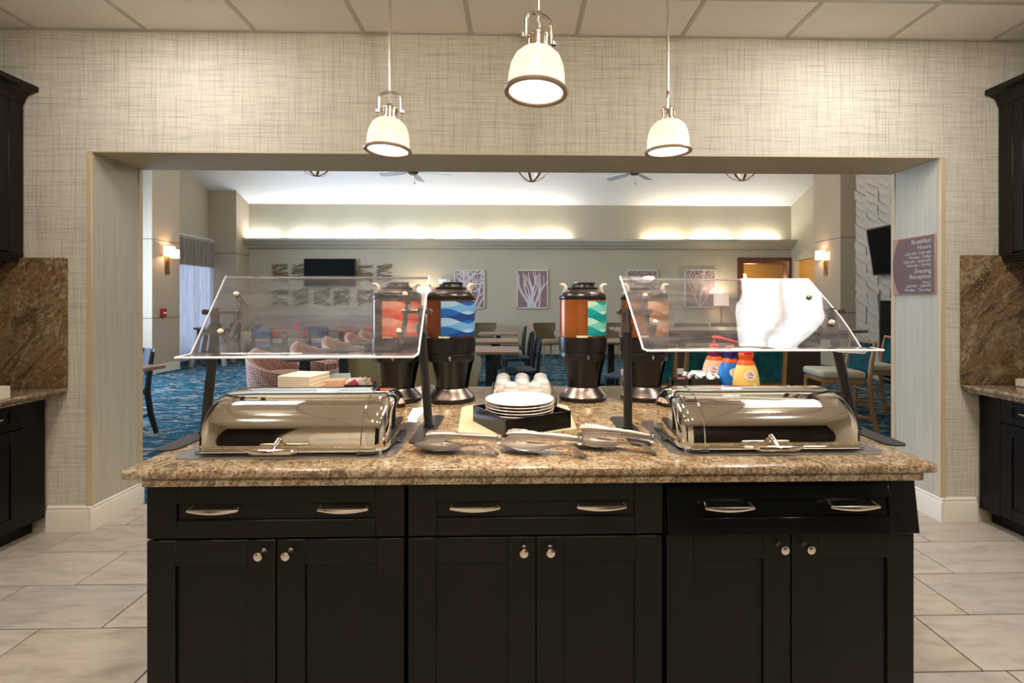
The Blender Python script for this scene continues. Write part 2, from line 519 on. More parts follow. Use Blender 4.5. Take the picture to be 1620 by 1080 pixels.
M['driftwood'] = plain('gilded_driftwood', (0.22, 0.16, 0.085), 0.5, var=0.35, scale=12)
M['stone'] = plain('chiselled_limestone', (0.40, 0.35, 0.285), 0.9, var=0.13, scale=9, bmp=0.5)
M['greywood'] = mat_wood('weathered_wood', (0.16, 0.155, 0.15), (0.30, 0.29, 0.28), 0.5, 0.6, 'z')
M['signm'] = plain('mauve_sign', (0.135, 0.075, 0.075), 0.4, var=0.04)
M['copper'] = plain('copper_sign_edge', (0.46, 0.225, 0.135), 0.4, var=0.05)
M['ink'] = plain('sign_lettering', (0.52, 0.48, 0.46), 0.5, var=0.02)
M['alarm'] = plain('alarm_red', (0.42, 0.015, 0.02), 0.4)
M['opal'] = mat_opal()
M['rim'] = plain('bronze_rim', (0.50, 0.36, 0.25), 0.38, 0.5, var=0.06)
M['bulb'] = emit('lamp_diffuser', (1.0, 0.93, 0.82), 2.0)
M['shade_lit'] = emit('lit_fabric_shade', (1.0, 0.66, 0.42), 1.15, (0.8, 0.7, 0.6))
M['shade_dim'] = emit('softly_lit_shade', (1.0, 0.72, 0.55), 0.55, (0.7, 0.6, 0.5))
M['lens'] = mat_troffer_lens()
M['brass'] = plain('antique_brass', (0.34, 0.22, 0.075), 0.35, 0.8, var=0.2)
M['bot_yellow'] = plain('pale_yellow_sleeve', (0.78, 0.56, 0.17), 0.3, var=0.06)
M['bot_orange'] = plain('orange_cap', (0.75, 0.10, 0.015), 0.3)
M['bot_red'] = plain('red_pump', (0.66, 0.03, 0.035), 0.3)
M['bot_purple'] = plain('purple_neck', (0.14, 0.008, 0.07), 0.3)
M['bot_navy'] = plain('navy_neck', (0.012, 0.014, 0.13), 0.3)
M['bot_peach'] = plain('peach_sleeve', (0.76, 0.47, 0.29), 0.35)
M['bot_blue'] = plain('blue_sleeve', (0.01, 0.16, 0.62), 0.35)
M['bot_white'] = plain('white_label', (0.78, 0.76, 0.70), 0.4)
M['ink_red'] = plain('red_lettering', (0.55, 0.02, 0.03), 0.4)
M['ink_navy'] = plain('navy_lettering', (0.02, 0.03, 0.20), 0.4)
M['pink'] = plain('pink_packet', (0.75, 0.13, 0.25), 0.5)
M['packet'] = plain('candy_packets', (0.72, 0.55, 0.40), 0.5, var=0.6, scale=45)
M['silver_cup'] = plain('silver_foil', (0.62, 0.66, 0.72), 0.2, 0.7)

# ------------------------------------------------------------------ mesh helpers
def nb():
    return bmesh.new()

def bx(bm, x0, x1, y0, y1, z0, z1, bev=0.0, seg=2, mtx=None):
    r = bmesh.ops.create_cube(bm, size=1)
    vs = r['verts']
    bmesh.ops.scale(bm, vec=(x1 - x0, y1 - y0, z1 - z0), verts=vs)
    bmesh.ops.translate(bm, vec=((x0 + x1) / 2, (y0 + y1) / 2, (z0 + z1) / 2), verts=vs)
    if bev > 0:
        es = list({e for v in vs for e in v.link_edges})
        r2 = bmesh.ops.bevel(bm, geom=es, offset=bev, segments=seg, profile=0.5, affect='EDGES', clamp_overlap=True)
        vs = [v for v in r2['verts']]
        vs = list({v for f in r2['faces'] for v in f.verts} | set(vs))
    if mtx is not None:
        # take the whole island
        bmesh.ops.transform(bm, matrix=mtx, verts=vs)
    return bm

def tube(bm, pts, r, seg=8, cap=True, flat=None):
    pts = [Vector(p) for p in pts]
    rs = r if isinstance(r, (list, tuple)) else [r] * len(pts)
    rings = []
    up0 = None
    for i, p in enumerate(pts):
        if i == 0:
            d = pts[1] - p
        elif i == len(pts) - 1:
            d = p - pts[i - 1]
        else:
            d = (pts[i + 1] - p).normalized() + (p - pts[i - 1]).normalized()
        d.normalize()
        ref = up0 if up0 is not None else (Vector((0, 0, 1)) if abs(d.z) < 0.9 else Vector((1, 0, 0)))
        a = d.cross(ref)
        if a.length < 1e-4:
            a = d.cross(Vector((0, 1, 0)))
        a.normalize()
        b = a.cross(d).normalized()
        up0 = b
        rings.append([bm.verts.new(p + (a * math.cos(t) + b * math.sin(t) * (flat or 1)) * rs[i]) for t in [2 * PI * k / seg for k in range(seg)]])
    for i in range(len(rings) - 1):
        for k in range(seg):
            bm.faces.new((rings[i][k], rings[i][(k + 1) % seg], rings[i + 1][(k + 1) % seg], rings[i + 1][k]))
    if cap:
        bm.faces.new(list(reversed(rings[0])))
        bm.faces.new(rings[-1])
    return bm

def lathe(bm, prof, seg=24, c=(0, 0, 0), sy=1.0, a0=0, a1=2 * PI, uv=False):
    full = abs(a1 - a0 - 2 * PI) < 1e-6
    n = seg if full else seg + 1
    rings = []
    uvl = bm.loops.layers.uv.verify() if uv else None
    for (r, z) in prof:
        if r < 1e-6 and full:
            rings.append([bm.verts.new((c[0], c[1], c[2] + z))])
        else:
            rings.append([bm.verts.new((c[0] + r * math.cos(a0 + (a1 - a0) * k / seg), c[1] + sy * r * math.sin(a0 + (a1 - a0) * k / seg), c[2] + z)) for k in range(n)])
    for i in range(len(rings) - 1):
        A, B = rings[i], rings[i + 1]
        for k in range(seg):
            k2 = (k + 1) % n
            if len(A) == 1 and len(B) == 1:
                continue
            if len(A) == 1:
                f = bm.faces.new((A[0], B[k2], B[k]))
            elif len(B) == 1:
                f = bm.faces.new((A[k], A[k2], B[0]))
            else:
                f = bm.faces.new((A[k], A[k2], B[k2], B[k]))
                if uv:
                    for lp, (uu, vv) in zip(f.loops, ((k, i), (k + 1, i), (k + 1, i + 1), (k, i + 1))):
                        lp[uvl].uv = (uu / seg, vv / (len(prof) - 1))
    return bm

def prism(bm, poly, axis, a, b):
    """extrude a 2D polygon along an axis: 'x' -> poly is (y,z); 'y' -> (x,z); 'z' -> (x,y)"""
    def P(p, t):
        return {'x': (t, p[0], p[1]), 'y': (p[0], t, p[1]), 'z': (p[0], p[1], t)}[axis]
    A = [bm.verts.new(P(p, a)) for p in poly]
    B = [bm.verts.new(P(p, b)) for p in poly]
    n = len(poly)
    for i in range(n):
        bm.faces.new((A[i], A[(i + 1) % n], B[(i + 1) % n], B[i]))
    bm.faces.new(list(reversed(A)))
    bm.faces.new(B)
    bmesh.ops.recalc_face_normals(bm, faces=bm.faces)
    return bm

def surf(bm, fn, nu, nv, closed_u=False, us=1.0, vs=1.0):
    uvl = bm.loops.layers.uv.verify()
    G = [[bm.verts.new(fn(i / nu, j / nv)) for i in range(nu if closed_u else nu + 1)] for j in range(nv + 1)]
    for j in range(nv):
        for i in range(nu):
            i2 = (i + 1) % nu if closed_u else i + 1
            f = bm.faces.new((G[j][i], G[j][i2], G[j + 1][i2], G[j + 1][i]))
            for lp, (uu, vv) in zip(f.loops, ((i, j), (i + 1, j), (i + 1, j + 1), (i, j + 1))):
                lp[uvl].uv = (uu / nu * us, vv / nv * vs)
    return G

def mesh_of(name, bm, sharp=38):
    bm.normal_update()
    lim = R(sharp)
    for e in bm.edges:
        if len(e.link_faces) == 2:
            e.smooth = e.calc_face_angle(0) < lim
        else:
            e.smooth = True
    for f in bm.faces:
        f.smooth = True
    me = bpy.data.meshes.new(name)
    bm.to_mesh(me)
    bm.free()
    return me

def obj(name, bm, mat, parent=None, loc=(0, 0, 0), rot=(0, 0, 0), sharp=38):
    me = mesh_of(name, bm, sharp) if isinstance(bm, bmesh.types.BMesh) else bm
    o = bpy.data.objects.new(name, me)
    COL.objects.link(o)
    if mat is not None and len(me.materials) == 0:
        me.materials.append(M[mat])
    o.location = loc
    o.rotation_euler = rot
    if parent is not None:
        o.parent = parent
    return o

def tag(o, label, cat, group=None):
    o['label'] = label
    o['category'] = cat
    if group:
        o['group'] = group
    return o

def thing(name, label, cat, loc=(0, 0, 0), rz=0, group=None):
    o = bpy.data.objects.new(name, None)
    COL.objects.link(o)
    o.location = loc
    o.rotation_euler = (0, 0, rz)
    o.empty_display_size = 0.1
    return tag(o, label, cat, group)

def struct(name, bm, mat, parent=None, **k):
    o = obj(name, bm, mat, parent, **k)
    if parent is None:
        o['kind'] = 'structure'
    return o

def dup(root, loc, rz, label=None, group=None):
    r = root.copy()
    COL.objects.link(r)
    r.location = loc
    r.rotation_euler = (0, 0, rz)
    if label:
        r['label'] = label
    if group:
        r['group'] = group
    for ch in list(root.children):
        c = ch.copy()
        COL.objects.link(c)
        c.parent = r
        for g in list(ch.children):
            d = g.copy()
            COL.objects.link(d)
            d.parent = c
    return r

def text_mesh(body, size, align='LEFT', extrude=0.0004):
    cu = bpy.data.curves.new('lettering', 'FONT')
    cu.body = body
    cu.size = size
    cu.align_x = align
    cu.extrude = extrude
    o = bpy.data.objects.new('lettering_source', cu)
    COL.objects.link(o)
    bpy.context.view_layer.update()
    dg = bpy.context.evaluated_depsgraph_get()
    me = bpy.data.meshes.new_from_object(o.evaluated_get(dg))
    bpy.data.objects.remove(o)
    return me

def rounded_rect(x0, x1, y0, y1, r, n=6):
    pts = []
    for cx_, cy_, a in ((x1 - r, y1 - r, 0), (x0 + r, y1 - r, 90), (x0 + r, y0 + r, 180), (x1 - r, y0 + r, 270)):
        for k in range(n + 1):
            t = R(a + 90 * k / n)
            pts.append((cx_ + r * math.cos(t), cy_ + r * math.sin(t)))
    return pts

# ------------------------------------------------------------------ KITCHEN SHELL
WY0, WY1 = 2.97, 3.36          # pass-through wall, front and back
OL, OR_, OT = -2.605, 2.725, 2.325
CZ = 3.065                      # kitchen ceiling
KL, KR, KB = -3.40, 3.50, -1.9  # kitchen side and back walls

# grout bed and floor tiles (each tile its own child)
fl = struct('floor', bx(nb(), KL, KR, KB, 3.40, -0.06, -0.006), 'grout')
TW, TD = 0.636, 0.3185
tile_me = mesh_of('tile', bx(nb(), -TW / 2 + .0032, TW / 2 - .0032, -TD / 2 + .0032, TD / 2 - .0032, -0.006, 0.0, 0.0012, 1))
tile_me.materials.append(M['tile'])
offs = [-2.45, -2.02, -2.18, -1.78, -1.40, -1.95]
row = 0
ytop = 3.036 + TD
half_cache = {}
while ytop > KB + 0.05:
    y1 = min(ytop, 3.39)
    o0 = offs[row % len(offs)]
    k0 = math.floor((KL - o0) / TW)
    x = o0 + k0 * TW
    while x < KR:
        a, b = max(x, KL), min(x + TW, KR)
        if b - a > 0.05:
            if b - a > TW - 1e-4 and y1 == ytop:
                me = tile_me
            else:
                key = (round(b - a, 3), round(y1 - (ytop - TD), 3))
                if key not in half_cache:
                    hw, hd = (b - a) / 2, (y1 - ytop + TD) / 2
                    half_cache[key] = mesh_of('tile_cut', bx(nb(), -hw + .0032, hw - .0032, -hd + .0032, hd - .0032, -0.006, 0, 0.0012, 1))
                    half_cache[key].materials.append(M['tile'])
                me = half_cache[key]
            t = bpy.data.objects.new('tile', me)
            COL.objects.link(t)
            t.location = ((a + b) / 2, (y1 + ytop - TD) / 2, 0)
            t.parent = fl
        x += TW
    ytop -= TD
    row += 1

# pass-through wall: piers and header
struct('wall_front_left', bx(nb(), KL, OL - .001, WY0, WY1, 0, CZ + .2), 'wallpaper')
struct('wall_front_right', bx(nb(), OR_ + .001, KR, WY0, WY1, 0, CZ + .2), 'wallpaper')
struct('wall_front_header', bx(nb(), OL - .001, OR_ + .001, WY0, WY1, OT, CZ + .2), 'wallpaper')
struct('wall_left', bx(nb(), KL - .1, KL, KB, WY0, 0, CZ + .2), 'wallpaper')
struct('wall_right', bx(nb(), KR, KR + .1, KB, WY0, 0, CZ + .2), 'wallpaper')
struct('wall_back', bx(nb(), KL - .1, KR + .1, KB - .1, KB, 0, CZ + .2), 'wallpaper')
# dark panels added for lid reflections, standing in for unseen cabinets; cream door between
for nm, xa, xb in (('left', KL + .02, -2.35), ('right', .62, KR - .02)):
    bmw = nb()
    bx(bmw, xa, xb, KB, KB + .03, 0, 2.75)
    nn = max(1, round((xb - xa) / .6))
    for k in range(nn):
        wx = (xb - xa) / nn
        for za, zb in ((.12, .85), (.98, 2.6)):
            bx(bmw, xa + k * wx + .06, xa + (k + 1) * wx - .06, KB + .03, KB + .045, za, zb, .004, 1)
    struct('trim_reflection_' + nm, bmw, 'upper_cab')
bmw = nb()
bx(bmw, -2.05, -1.10, KB, KB + .04, 0, 2.08, .004, 1)
for xa in (-1.96, -1.55):
    for za, zb in ((.15, .75), (.9, 1.95)):
        bx(bmw, xa, xa + .36, KB + .04, KB + .055, za, zb, .01, 2)
struct('door_2', bmw, 'trim_paint')
# reveal linings and soffit
for s, xx in (('left', OL), ('right', OR_)):
    x0, x1 = (xx - .001, xx + .006) if s == 'left' else (xx - .006, xx + .001)
    struct('wall_reveal_' + s, bx(nb(), x0, x1, WY0 + .018, WY1 - .03, 0.15, OT - .004), 'reveal')
    bm = nb()
    sg = 1 if s == 'left' else -1
    bx(bm, min(xx - sg * .024, xx + sg * .010), max(xx - sg * .024, xx + sg * .010), WY0 - .006, WY0 + .018, .15, OT - .0, .002, 1)
    struct('trim_corner_' + s, bm, 'edge_trim')
    bm = nb()
    bx(bm, min(xx, xx + sg * .012), max(xx, xx + sg * .012), WY1 - .03, WY1 + .004, .15, OT - .004, .002, 1)
    struct('trim_back_' + s, bm, 'edge_trim')
struct('trim_soffit', bx(nb(), OL - .02, OR_ + .02, WY0 - .003, WY1 + .003, OT - .004, OT + .004), 'soffit')
# baseboards wrapping the piers
def bb_profile(d):
    return [(0, 0), (d, 0), (d, .115), (d * .55, .135), (d * .7, .142), (d * .3, .152), (0, .155)]
bm = nb()
prism(bm, [(WY0 - p[0], p[1]) for p in bb_profile(.017)], 'x', -2.86, OL)
struct('baseboard_left_front', bm, 'trim_paint')
bm = nb()
prism(bm, [(OL + p[0], p[1]) for p in bb_profile(.017)], 'y', WY0 - .017, WY1 + .01)
struct('baseboard_left_reveal', bm, 'trim_paint')
bm = nb()
prism(bm, [(WY0 - p[0], p[1]) for p in bb_profile(.017)], 'x', OR_, 2.945)
struct('baseboard_right_front', bm, 'trim_paint')
bm = nb()
prism(bm, [(OR_ - p[0], p[1]) for p in bb_profile(.017)], 'y', WY0 - .017, WY1 + .01)
struct('baseboard_right_reveal', bm, 'trim_paint')

# ceiling: deck, tiles and grid bars
ce = struct('ceiling', bx(nb(), KL - .1, KR + .1, KB - .1, WY0, CZ + .03, CZ + .12), 'grout')
GX0, GS = -2.262, 0.662
xs = [GX0 + GS * k for k in range(-2, 10)]
xs = [KL] + [x for x in xs if KL + .05 < x < KR - .05] + [KR]
GYT = 2.585
ys = [WY0] + [GYT - GS * k for k in range(0, 7)] + [KB]
ys = [y for i, y in enumerate(ys) if i == 0 or y >= KB]
ct_cache = {}
troff_spots = []
for j in range(len(ys) - 1):
    for i in range(len(xs) - 1):
        x0, x1, y1, y0 = xs[i], xs[i + 1], ys[j], ys[j + 1]
        cxm, cym = (x0 + x1) / 2, (y0 + y1) / 2
        is_t = (j in (1, 2) and abs(cxm - 2.04) < .2) or (j == 1 and abs(cxm + 1.93) < .2)
        if is_t:
            if j == 1:
                troff_spots.append((x0, x1, ys[j + 2] if cxm > 0 else y0, y1))
            continue
        if x1 - x0 < .06 or y1 - y0 < .06:
            continue
        key = (round(x1 - x0, 3), round(y1 - y0, 3))
        if key not in ct_cache:
            hw, hd = key[0] / 2 - .010, key[1] / 2 - .010
            ct_cache[key] = mesh_of('tile', bx(nb(), -hw, hw, -hd, hd, 0.006, 0.028, .004, 1))
            ct_cache[key].materials.append(M['ctile'])
        t = bpy.data.objects.new('tile', ct_cache[key])
        COL.objects.link(t)
        t.location = (cxm, cym, CZ)
        t.parent = ce
for x in xs[1:-1]:
    obj('grid_bar', bx(nb(), x - .013, x + .013, KB, WY0, CZ, CZ + .012, .002, 1), 'cgrid', ce)
for y in ys[1:-1]:
    cuts = [(a, b) for (a, b, c, d) in troff_spots if c + .05 < y < d - .05]
    xa = KL
    for a, b in cuts + [(KR, KR)]:
        obj('grid_bar', bx(nb(), xa, a, y - .013, y + .013, CZ + .0005, CZ + .0125, .002, 1), 'cgrid', ce)
        xa = b
obj('edge_angle', bx(nb(), KL, KR, WY0 - .022, WY0, CZ + .001, CZ + .009), 'cgrid', ce)
tl = {True: 'square recessed ceiling light above the island by its left pendant', False: 'long recessed ceiling light above the island by its right pendant'}
for (x0, x1, y0, y1) in troff_spots:
    t = thing('ceiling_light', tl[x0 < 0], 'ceiling light', ((x0 + x1) / 2, (y0 + y1) / 2, CZ), 0, 'recessed ceiling lights')
    hw = (x1 - x0) / 2 - .011
    bm = nb()
    hd = (y1 - y0) / 2 - .011
    for s in (-1, 1):
        bx(bm, -hw, hw, s * hd - .012, s * hd + .012, .002, .03)
        bx(bm, s * hw - .012, s * hw + .012, -hd, hd, .002, .03)
    obj('frame', bm, 'white_paint', t)
    obj('lens', bx(nb(), -hw + .012, hw - .012, -hd + .012, hd - .012, .012, .02), 'lens', t)

# recessed downlights behind the camera plane (they glint in the chafer lids)
def downlight(x, y, label, aim=(0, .95, -.75), power=52, spot=120):
    t = thing('downlight', label, 'downlight', (x, y, CZ), 0, 'round downlights')
    obj('ring', lathe(nb(), [(.045, .004), (.075, -.004), (.078, .004)], 24), 'white_paint', t)
    obj('lamp', lathe(nb(), [(0, .003), (.045, .003)], 20), 'bulb', t)
    light('downlight_beam', 'SPOT', (x, y, CZ - .02), power, (1.0, .91, .78), radius=.05, aim=aim, spot=spot)
downlight(-1.85, .62, 'round downlight recessed in the ceiling left of the camera position')
downlight(1.95, .62, 'round downlight recessed in the ceiling right of the camera position')
downlight(0.06, .62, 'round downlight recessed in the ceiling straight above the camera position')

for dx, dy, lab in ((-2.2, -.25, 'round downlight at the far left of the rear ceiling row'), (-.75, -.55, 'round downlight left of centre in the rear ceiling row'),
                    (.85, -.55, 'round downlight right of centre in the rear ceiling row'), (2.3, -.25, 'round downlight at the far right of the rear ceiling row')):
    downlight(dx, dy, lab, (0, 0, -1), 95, 130)

# ------------------------------------------------------------------ ISLAND
IX0, IX1, IY0, IY1 = -1.14, 1.268, 1.389, 2.735
bm = nb()
bx(bm, IX0, IX1, IY0, IY1, .887, .917, .011, 3)
bx(bm, IX0 + .055, IX1 - .035, IY0 + .012, IY1 - .03, .862, .8875, .004, 2)
tag(obj('island_countertop', bm, 'granite'), 'polished tan granite countertop of the island', 'countertop')

def shaker(bm, w, h, st, t=.019, rec=.008, s_top=None):
    """a frame with a recessed panel; origin lower left front, front face at y=0"""
    s_top = s_top or st
    bx(bm, 0, st, 0, t, 0, h, .0015, 1)
    bx(bm, w - st, w, 0, t, 0, h, .0015, 1)
    bx(bm, st, w - st, 0, t, 0, s_top, .0012, 1)
    bx(bm, st, w - st, 0, t, h - s_top, h, .0012, 1)
    return bm

def pull(name, parent, x, y, z, w=.145):
    """flat arched bar pull on two posts, standing off a front at y"""
    bm = nb()
    pts = []
    for k in range(11):
        u = k / 10 - .5
        pts.append((x + u * w, y - .024 - .004 * (1 - (2 * u) ** 2), z - .0025 * (1 - (2 * u) ** 2)))
    tube(bm, pts, [.0034 + .0034 * math.sin(PI * k / 10) for k in range(11)], 8, flat=1.2)
    for s in (-1, 1):
        tube(bm, [(x + s * w * .49, y - .024, z), (x + s * w * .46, y, z + .007)], .0038, 8)
    return obj(name, bm, 'nickel', parent)

def knob(parent, x, y, z):
    bm = nb()
    lathe(bm, [(.0001, 0), (.009, 0), (.006, .006), (.0055, .018), (.010, .022), (.0125, .024), (.0125, .0335), (.0105, .035), (0, .035)], 18)
    bmesh.ops.transform(bm, matrix=Matrix.Translation((x, y, z)) @ Matrix.Rotation(R(90), 4, 'X'), verts=bm.verts)
    return obj('knob', bm, 'nickel', parent)

def island_cabinet(x0, x1, label, tilt=0.0, ends=(False, False)):
    t = thing('island_cabinet', label, 'cabinet', (x0, 1.42, 0), 0, 'island base cabinets')
    w_ = x1 - x0
    bm = nb()
    bx(bm, 0, w_, .022, 1.25, .10, .8615, .002, 1)
    bx(bm, .0, w_, .09, 1.2, 0.0, .101)
    obj('body', bm, 'cabinet', t)
    # drawer front
    zt, zb = .857, .703
    hw = w_
    if tilt:
        dr = bpy.data.objects.new('drawer', None)
        bm = nb()
        shaker(bm, hw, zt - zb, .085, .022, .01, .050)
        bx(bm, .085, hw - .085, .008, .02, .05, zt - zb - .05)
        bm2 = bm
        bmesh.ops.transform(bm2, matrix=Matrix.Translation((0, 0, zb)), verts=bm2.verts)
        # hangs open at the bottom: turn about its upper edge
        piv = Matrix.Translation((0, 0.0, zt)) @ Matrix.Rotation(R(-tilt), 4, 'X') @ Matrix.Translation((0, 0, -zt))
        bx(bm2, .07, hw - .005, .02, .30, zb + .02, zt - .02)
        bmesh.ops.transform(bm2, matrix=piv, verts=bm2.verts)
        d = obj('drawer', bm2, 'gloss_black', t)
        for px in (.178, .555):
            pull('pull', d, px, -.0105, .792)
    else:
        bm = nb()
        shaker(bm, hw, zt - zb, .085, .02, .008, .052)
        bmesh.ops.transform(bm, matrix=Matrix.Translation((0, 0, zb)), verts=bm.verts)
        d = obj('drawer', bm, 'cabinet', t)
        obj('panel', bx(nb(), .083, hw - .083, .008, .016, zb + .05, zt - .05), 'cabinet', d)
        for px in (.20, .577):
            pull('pull', d, px, .008, .791)
    # two doors
    for k in range(2):
        dw = w_ / 2 - .003
        xa = k * (w_ / 2 + .0015) + (0 if k else .0)
        bm = nb()
        shaker(bm, dw, .585, .082, .02, .008, .075)
        bmesh.ops.transform(bm, matrix=Matrix.Translation((xa, 0, .112)), verts=bm.verts)
        d = obj('door', bm, 'cabinet', t)
        obj('panel', bx(nb(), xa + .08, xa + dw - .08, .009, .016, .185, .112 + .585 - .073), 'cabinet', d)
        kx = xa + dw - .034 if k == 0 else xa + .040
        knob(d, kx, 0, .664)
    return t
island_cabinet(-1.084, -.330, 'espresso island cabinet below the left chafer')
island_cabinet(-.319, .445, 'espresso island cabinet below the tongs, middle of the three')
island_cabinet(.457, 1.219, 'espresso island cabinet below the right chafer with its drawer tilting out', tilt=7.5)
# dark side of the slots between the units
tag(obj('island_back_panel', bx(nb(), -1.084, 1.219, 2.672, 2.69, 0, .8615, .002, 1), 'cabinet'), 'dark wooden panel closing the lounge side of the island', 'panel')

# --- roll-top chafers
def chafer(x0, x1, label, hinge_side):
    """x0,x1 span of the rim plate"""
    W = x1 - x0
    t = thing('roll_top_chafer', label, 'chafer', (x0, 1.475, .917), 0, 'roll top chafing dishes')
    bm = nb()
    prism(bm, rounded_rect(0, W, 0, .435, .05, 8), 'z', 0, .004)
    bx(bm, .05, W - .05, .04, .40, .004, .012, .003, 1)
    obj('rim_plate', bm, 'steel', t)
    # lid: swept arch with rounded ends
    prof = [(.028, .012), (.026, .035), (.030, .065), (.042, .098), (.062, .128), (.092, .153), (.130, .170), (.175, .1795), (.225, .181), (.270, .174), (.310, .156), (.340, .128), (.358, .092), (.366, .055), (.367, .012)]
    # densify with Catmull-Rom
    pr = []
    n = len(prof)
    for i in range(n - 1):
        p0, p1, p2, p3 = [Vector((*prof[max(0, min(n - 1, i + k))], 0)) for k in (-1, 0, 1, 2)]
        for s in range(4):
            q = s / 4
            v = .5 * ((2 * p1) + (-p0 + p2) * q + (2 * p0 - 5 * p1 + 4 * p2 - p3) * q * q + (-p0 + 3 * p1 - 3 * p2 + p3) * q ** 3)
            pr.append((v.x, v.y))
    pr.append(prof[-1])
    cx_, cz_ = .197, .012
    LX0, LX1 = .055, W - .035
    if hinge_side < 0:
        LX0, LX1 = .035, W - .055
    rr = .045
    stations = []
    for k in range(7):
        a = R(90 * k / 6)
        stations.append((LX0 + rr * (1 - math.sin(a)) if False else LX0 + rr * (1 - math.cos(R(90) - a)), rr * (1 - math.sin(a))))
    stations = [(LX0 + rr * (1 - math.cos(R(90 * k / 6))), rr * (1 - math.sin(R(90 * k / 6)))) for k in range(7)]
    mid = [(LX0 + rr + (LX1 - LX0 - 2 * rr) * k / 6, 0.0) for k in range(1, 6)]
    right = [(LX0 + LX1 - a, b) for a, b in reversed(stations)]
    alls = stations + mid + right
    bm = nb()
    rings = []
    for sx, ins in alls:
        ring = []
        for (py, pz) in pr:
            dx, dz = py - cx_, pz - cz_
            k1 = max(0.0, 1 - ins / .17)
            k2 = max(0.0, 1 - ins / .17)
            ring.append(bm.verts.new((sx, cx_ + dx * k1, cz_ + dz * k2)))
        rings.append(ring)
    for i in range(len(rings) - 1):
        for k in range(len(pr) - 1):
            bm.faces.new((rings[i][k], rings[i][k + 1], rings[i + 1][k + 1], rings[i + 1][k]))
    bm.faces.new(rings[0])
    bm.faces.new(list(reversed(rings[-1])))
    bmesh.ops.recalc_face_normals(bm, faces=bm.faces)
    lid = obj('lid', bm, 'chrome', t, sharp=50)
    # rolled lip along the lid's lower front edge
    bm = nb()
    tube(bm, [(LX0 + .03, .024, .018), (LX1 - .03, .024, .018)], .005, 10)
    obj('lip', bm, 'chrome', lid)
    # seam ring near the hinge end
    bm = nb()
    sx = LX1 - .075 if hinge_side > 0 else LX0 + .075
    tube(bm, [(sx, cx_ + (p[0] - cx_) * 1.004, cz_ + (p[1] - cz_) * 1.004) for p in pr], .0018, 6)
    obj('seam', bm, 'chrome', lid)
    # handle: bar on a short stem
    bm = nb()
    hx = W * .47
    tube(bm, [(hx - .078, -.012, .030), (hx - .055, -.018, .028), (hx + .055, -.018, .028), (hx + .078, -.012, .030)], [.005, .0085, .0085, .005], 10)
    tube(bm, [(hx, -.016, .028), (hx, .010, .045), (hx, .030, .050)], [.006, .008, .011], 10)
    obj('handle', bm, 'chrome', lid)
    # black hinge bracket and slot
    bm = nb()
    hxp = W - .030 if hinge_side > 0 else .030
    bx(bm, hxp - .006, hxp + .006, .16, .27, .004, .016, .002, 1)
    bx(bm, hxp - .016, hxp + .016, .15, .175, .004, .013, .002, 1)
    obj('hinge_bracket', bm, 'black_metal', t)
    bm = nb()
    tube(bm, [(hxp, .17, .010), (hxp - .01 * hinge_side, .08, .010), (hxp - .035 * hinge_side, .03, .010), (hxp - .09 * hinge_side, .018, .010)], .004, 8)
    obj('track', bm, 'black_metal', t)
    return t
chafer(-1.062, -.375, 'polished roll-top chafer on the left end of the island', 1)
chafer(.497, 1.188, 'polished roll-top chafer on the right end of the island', -1)

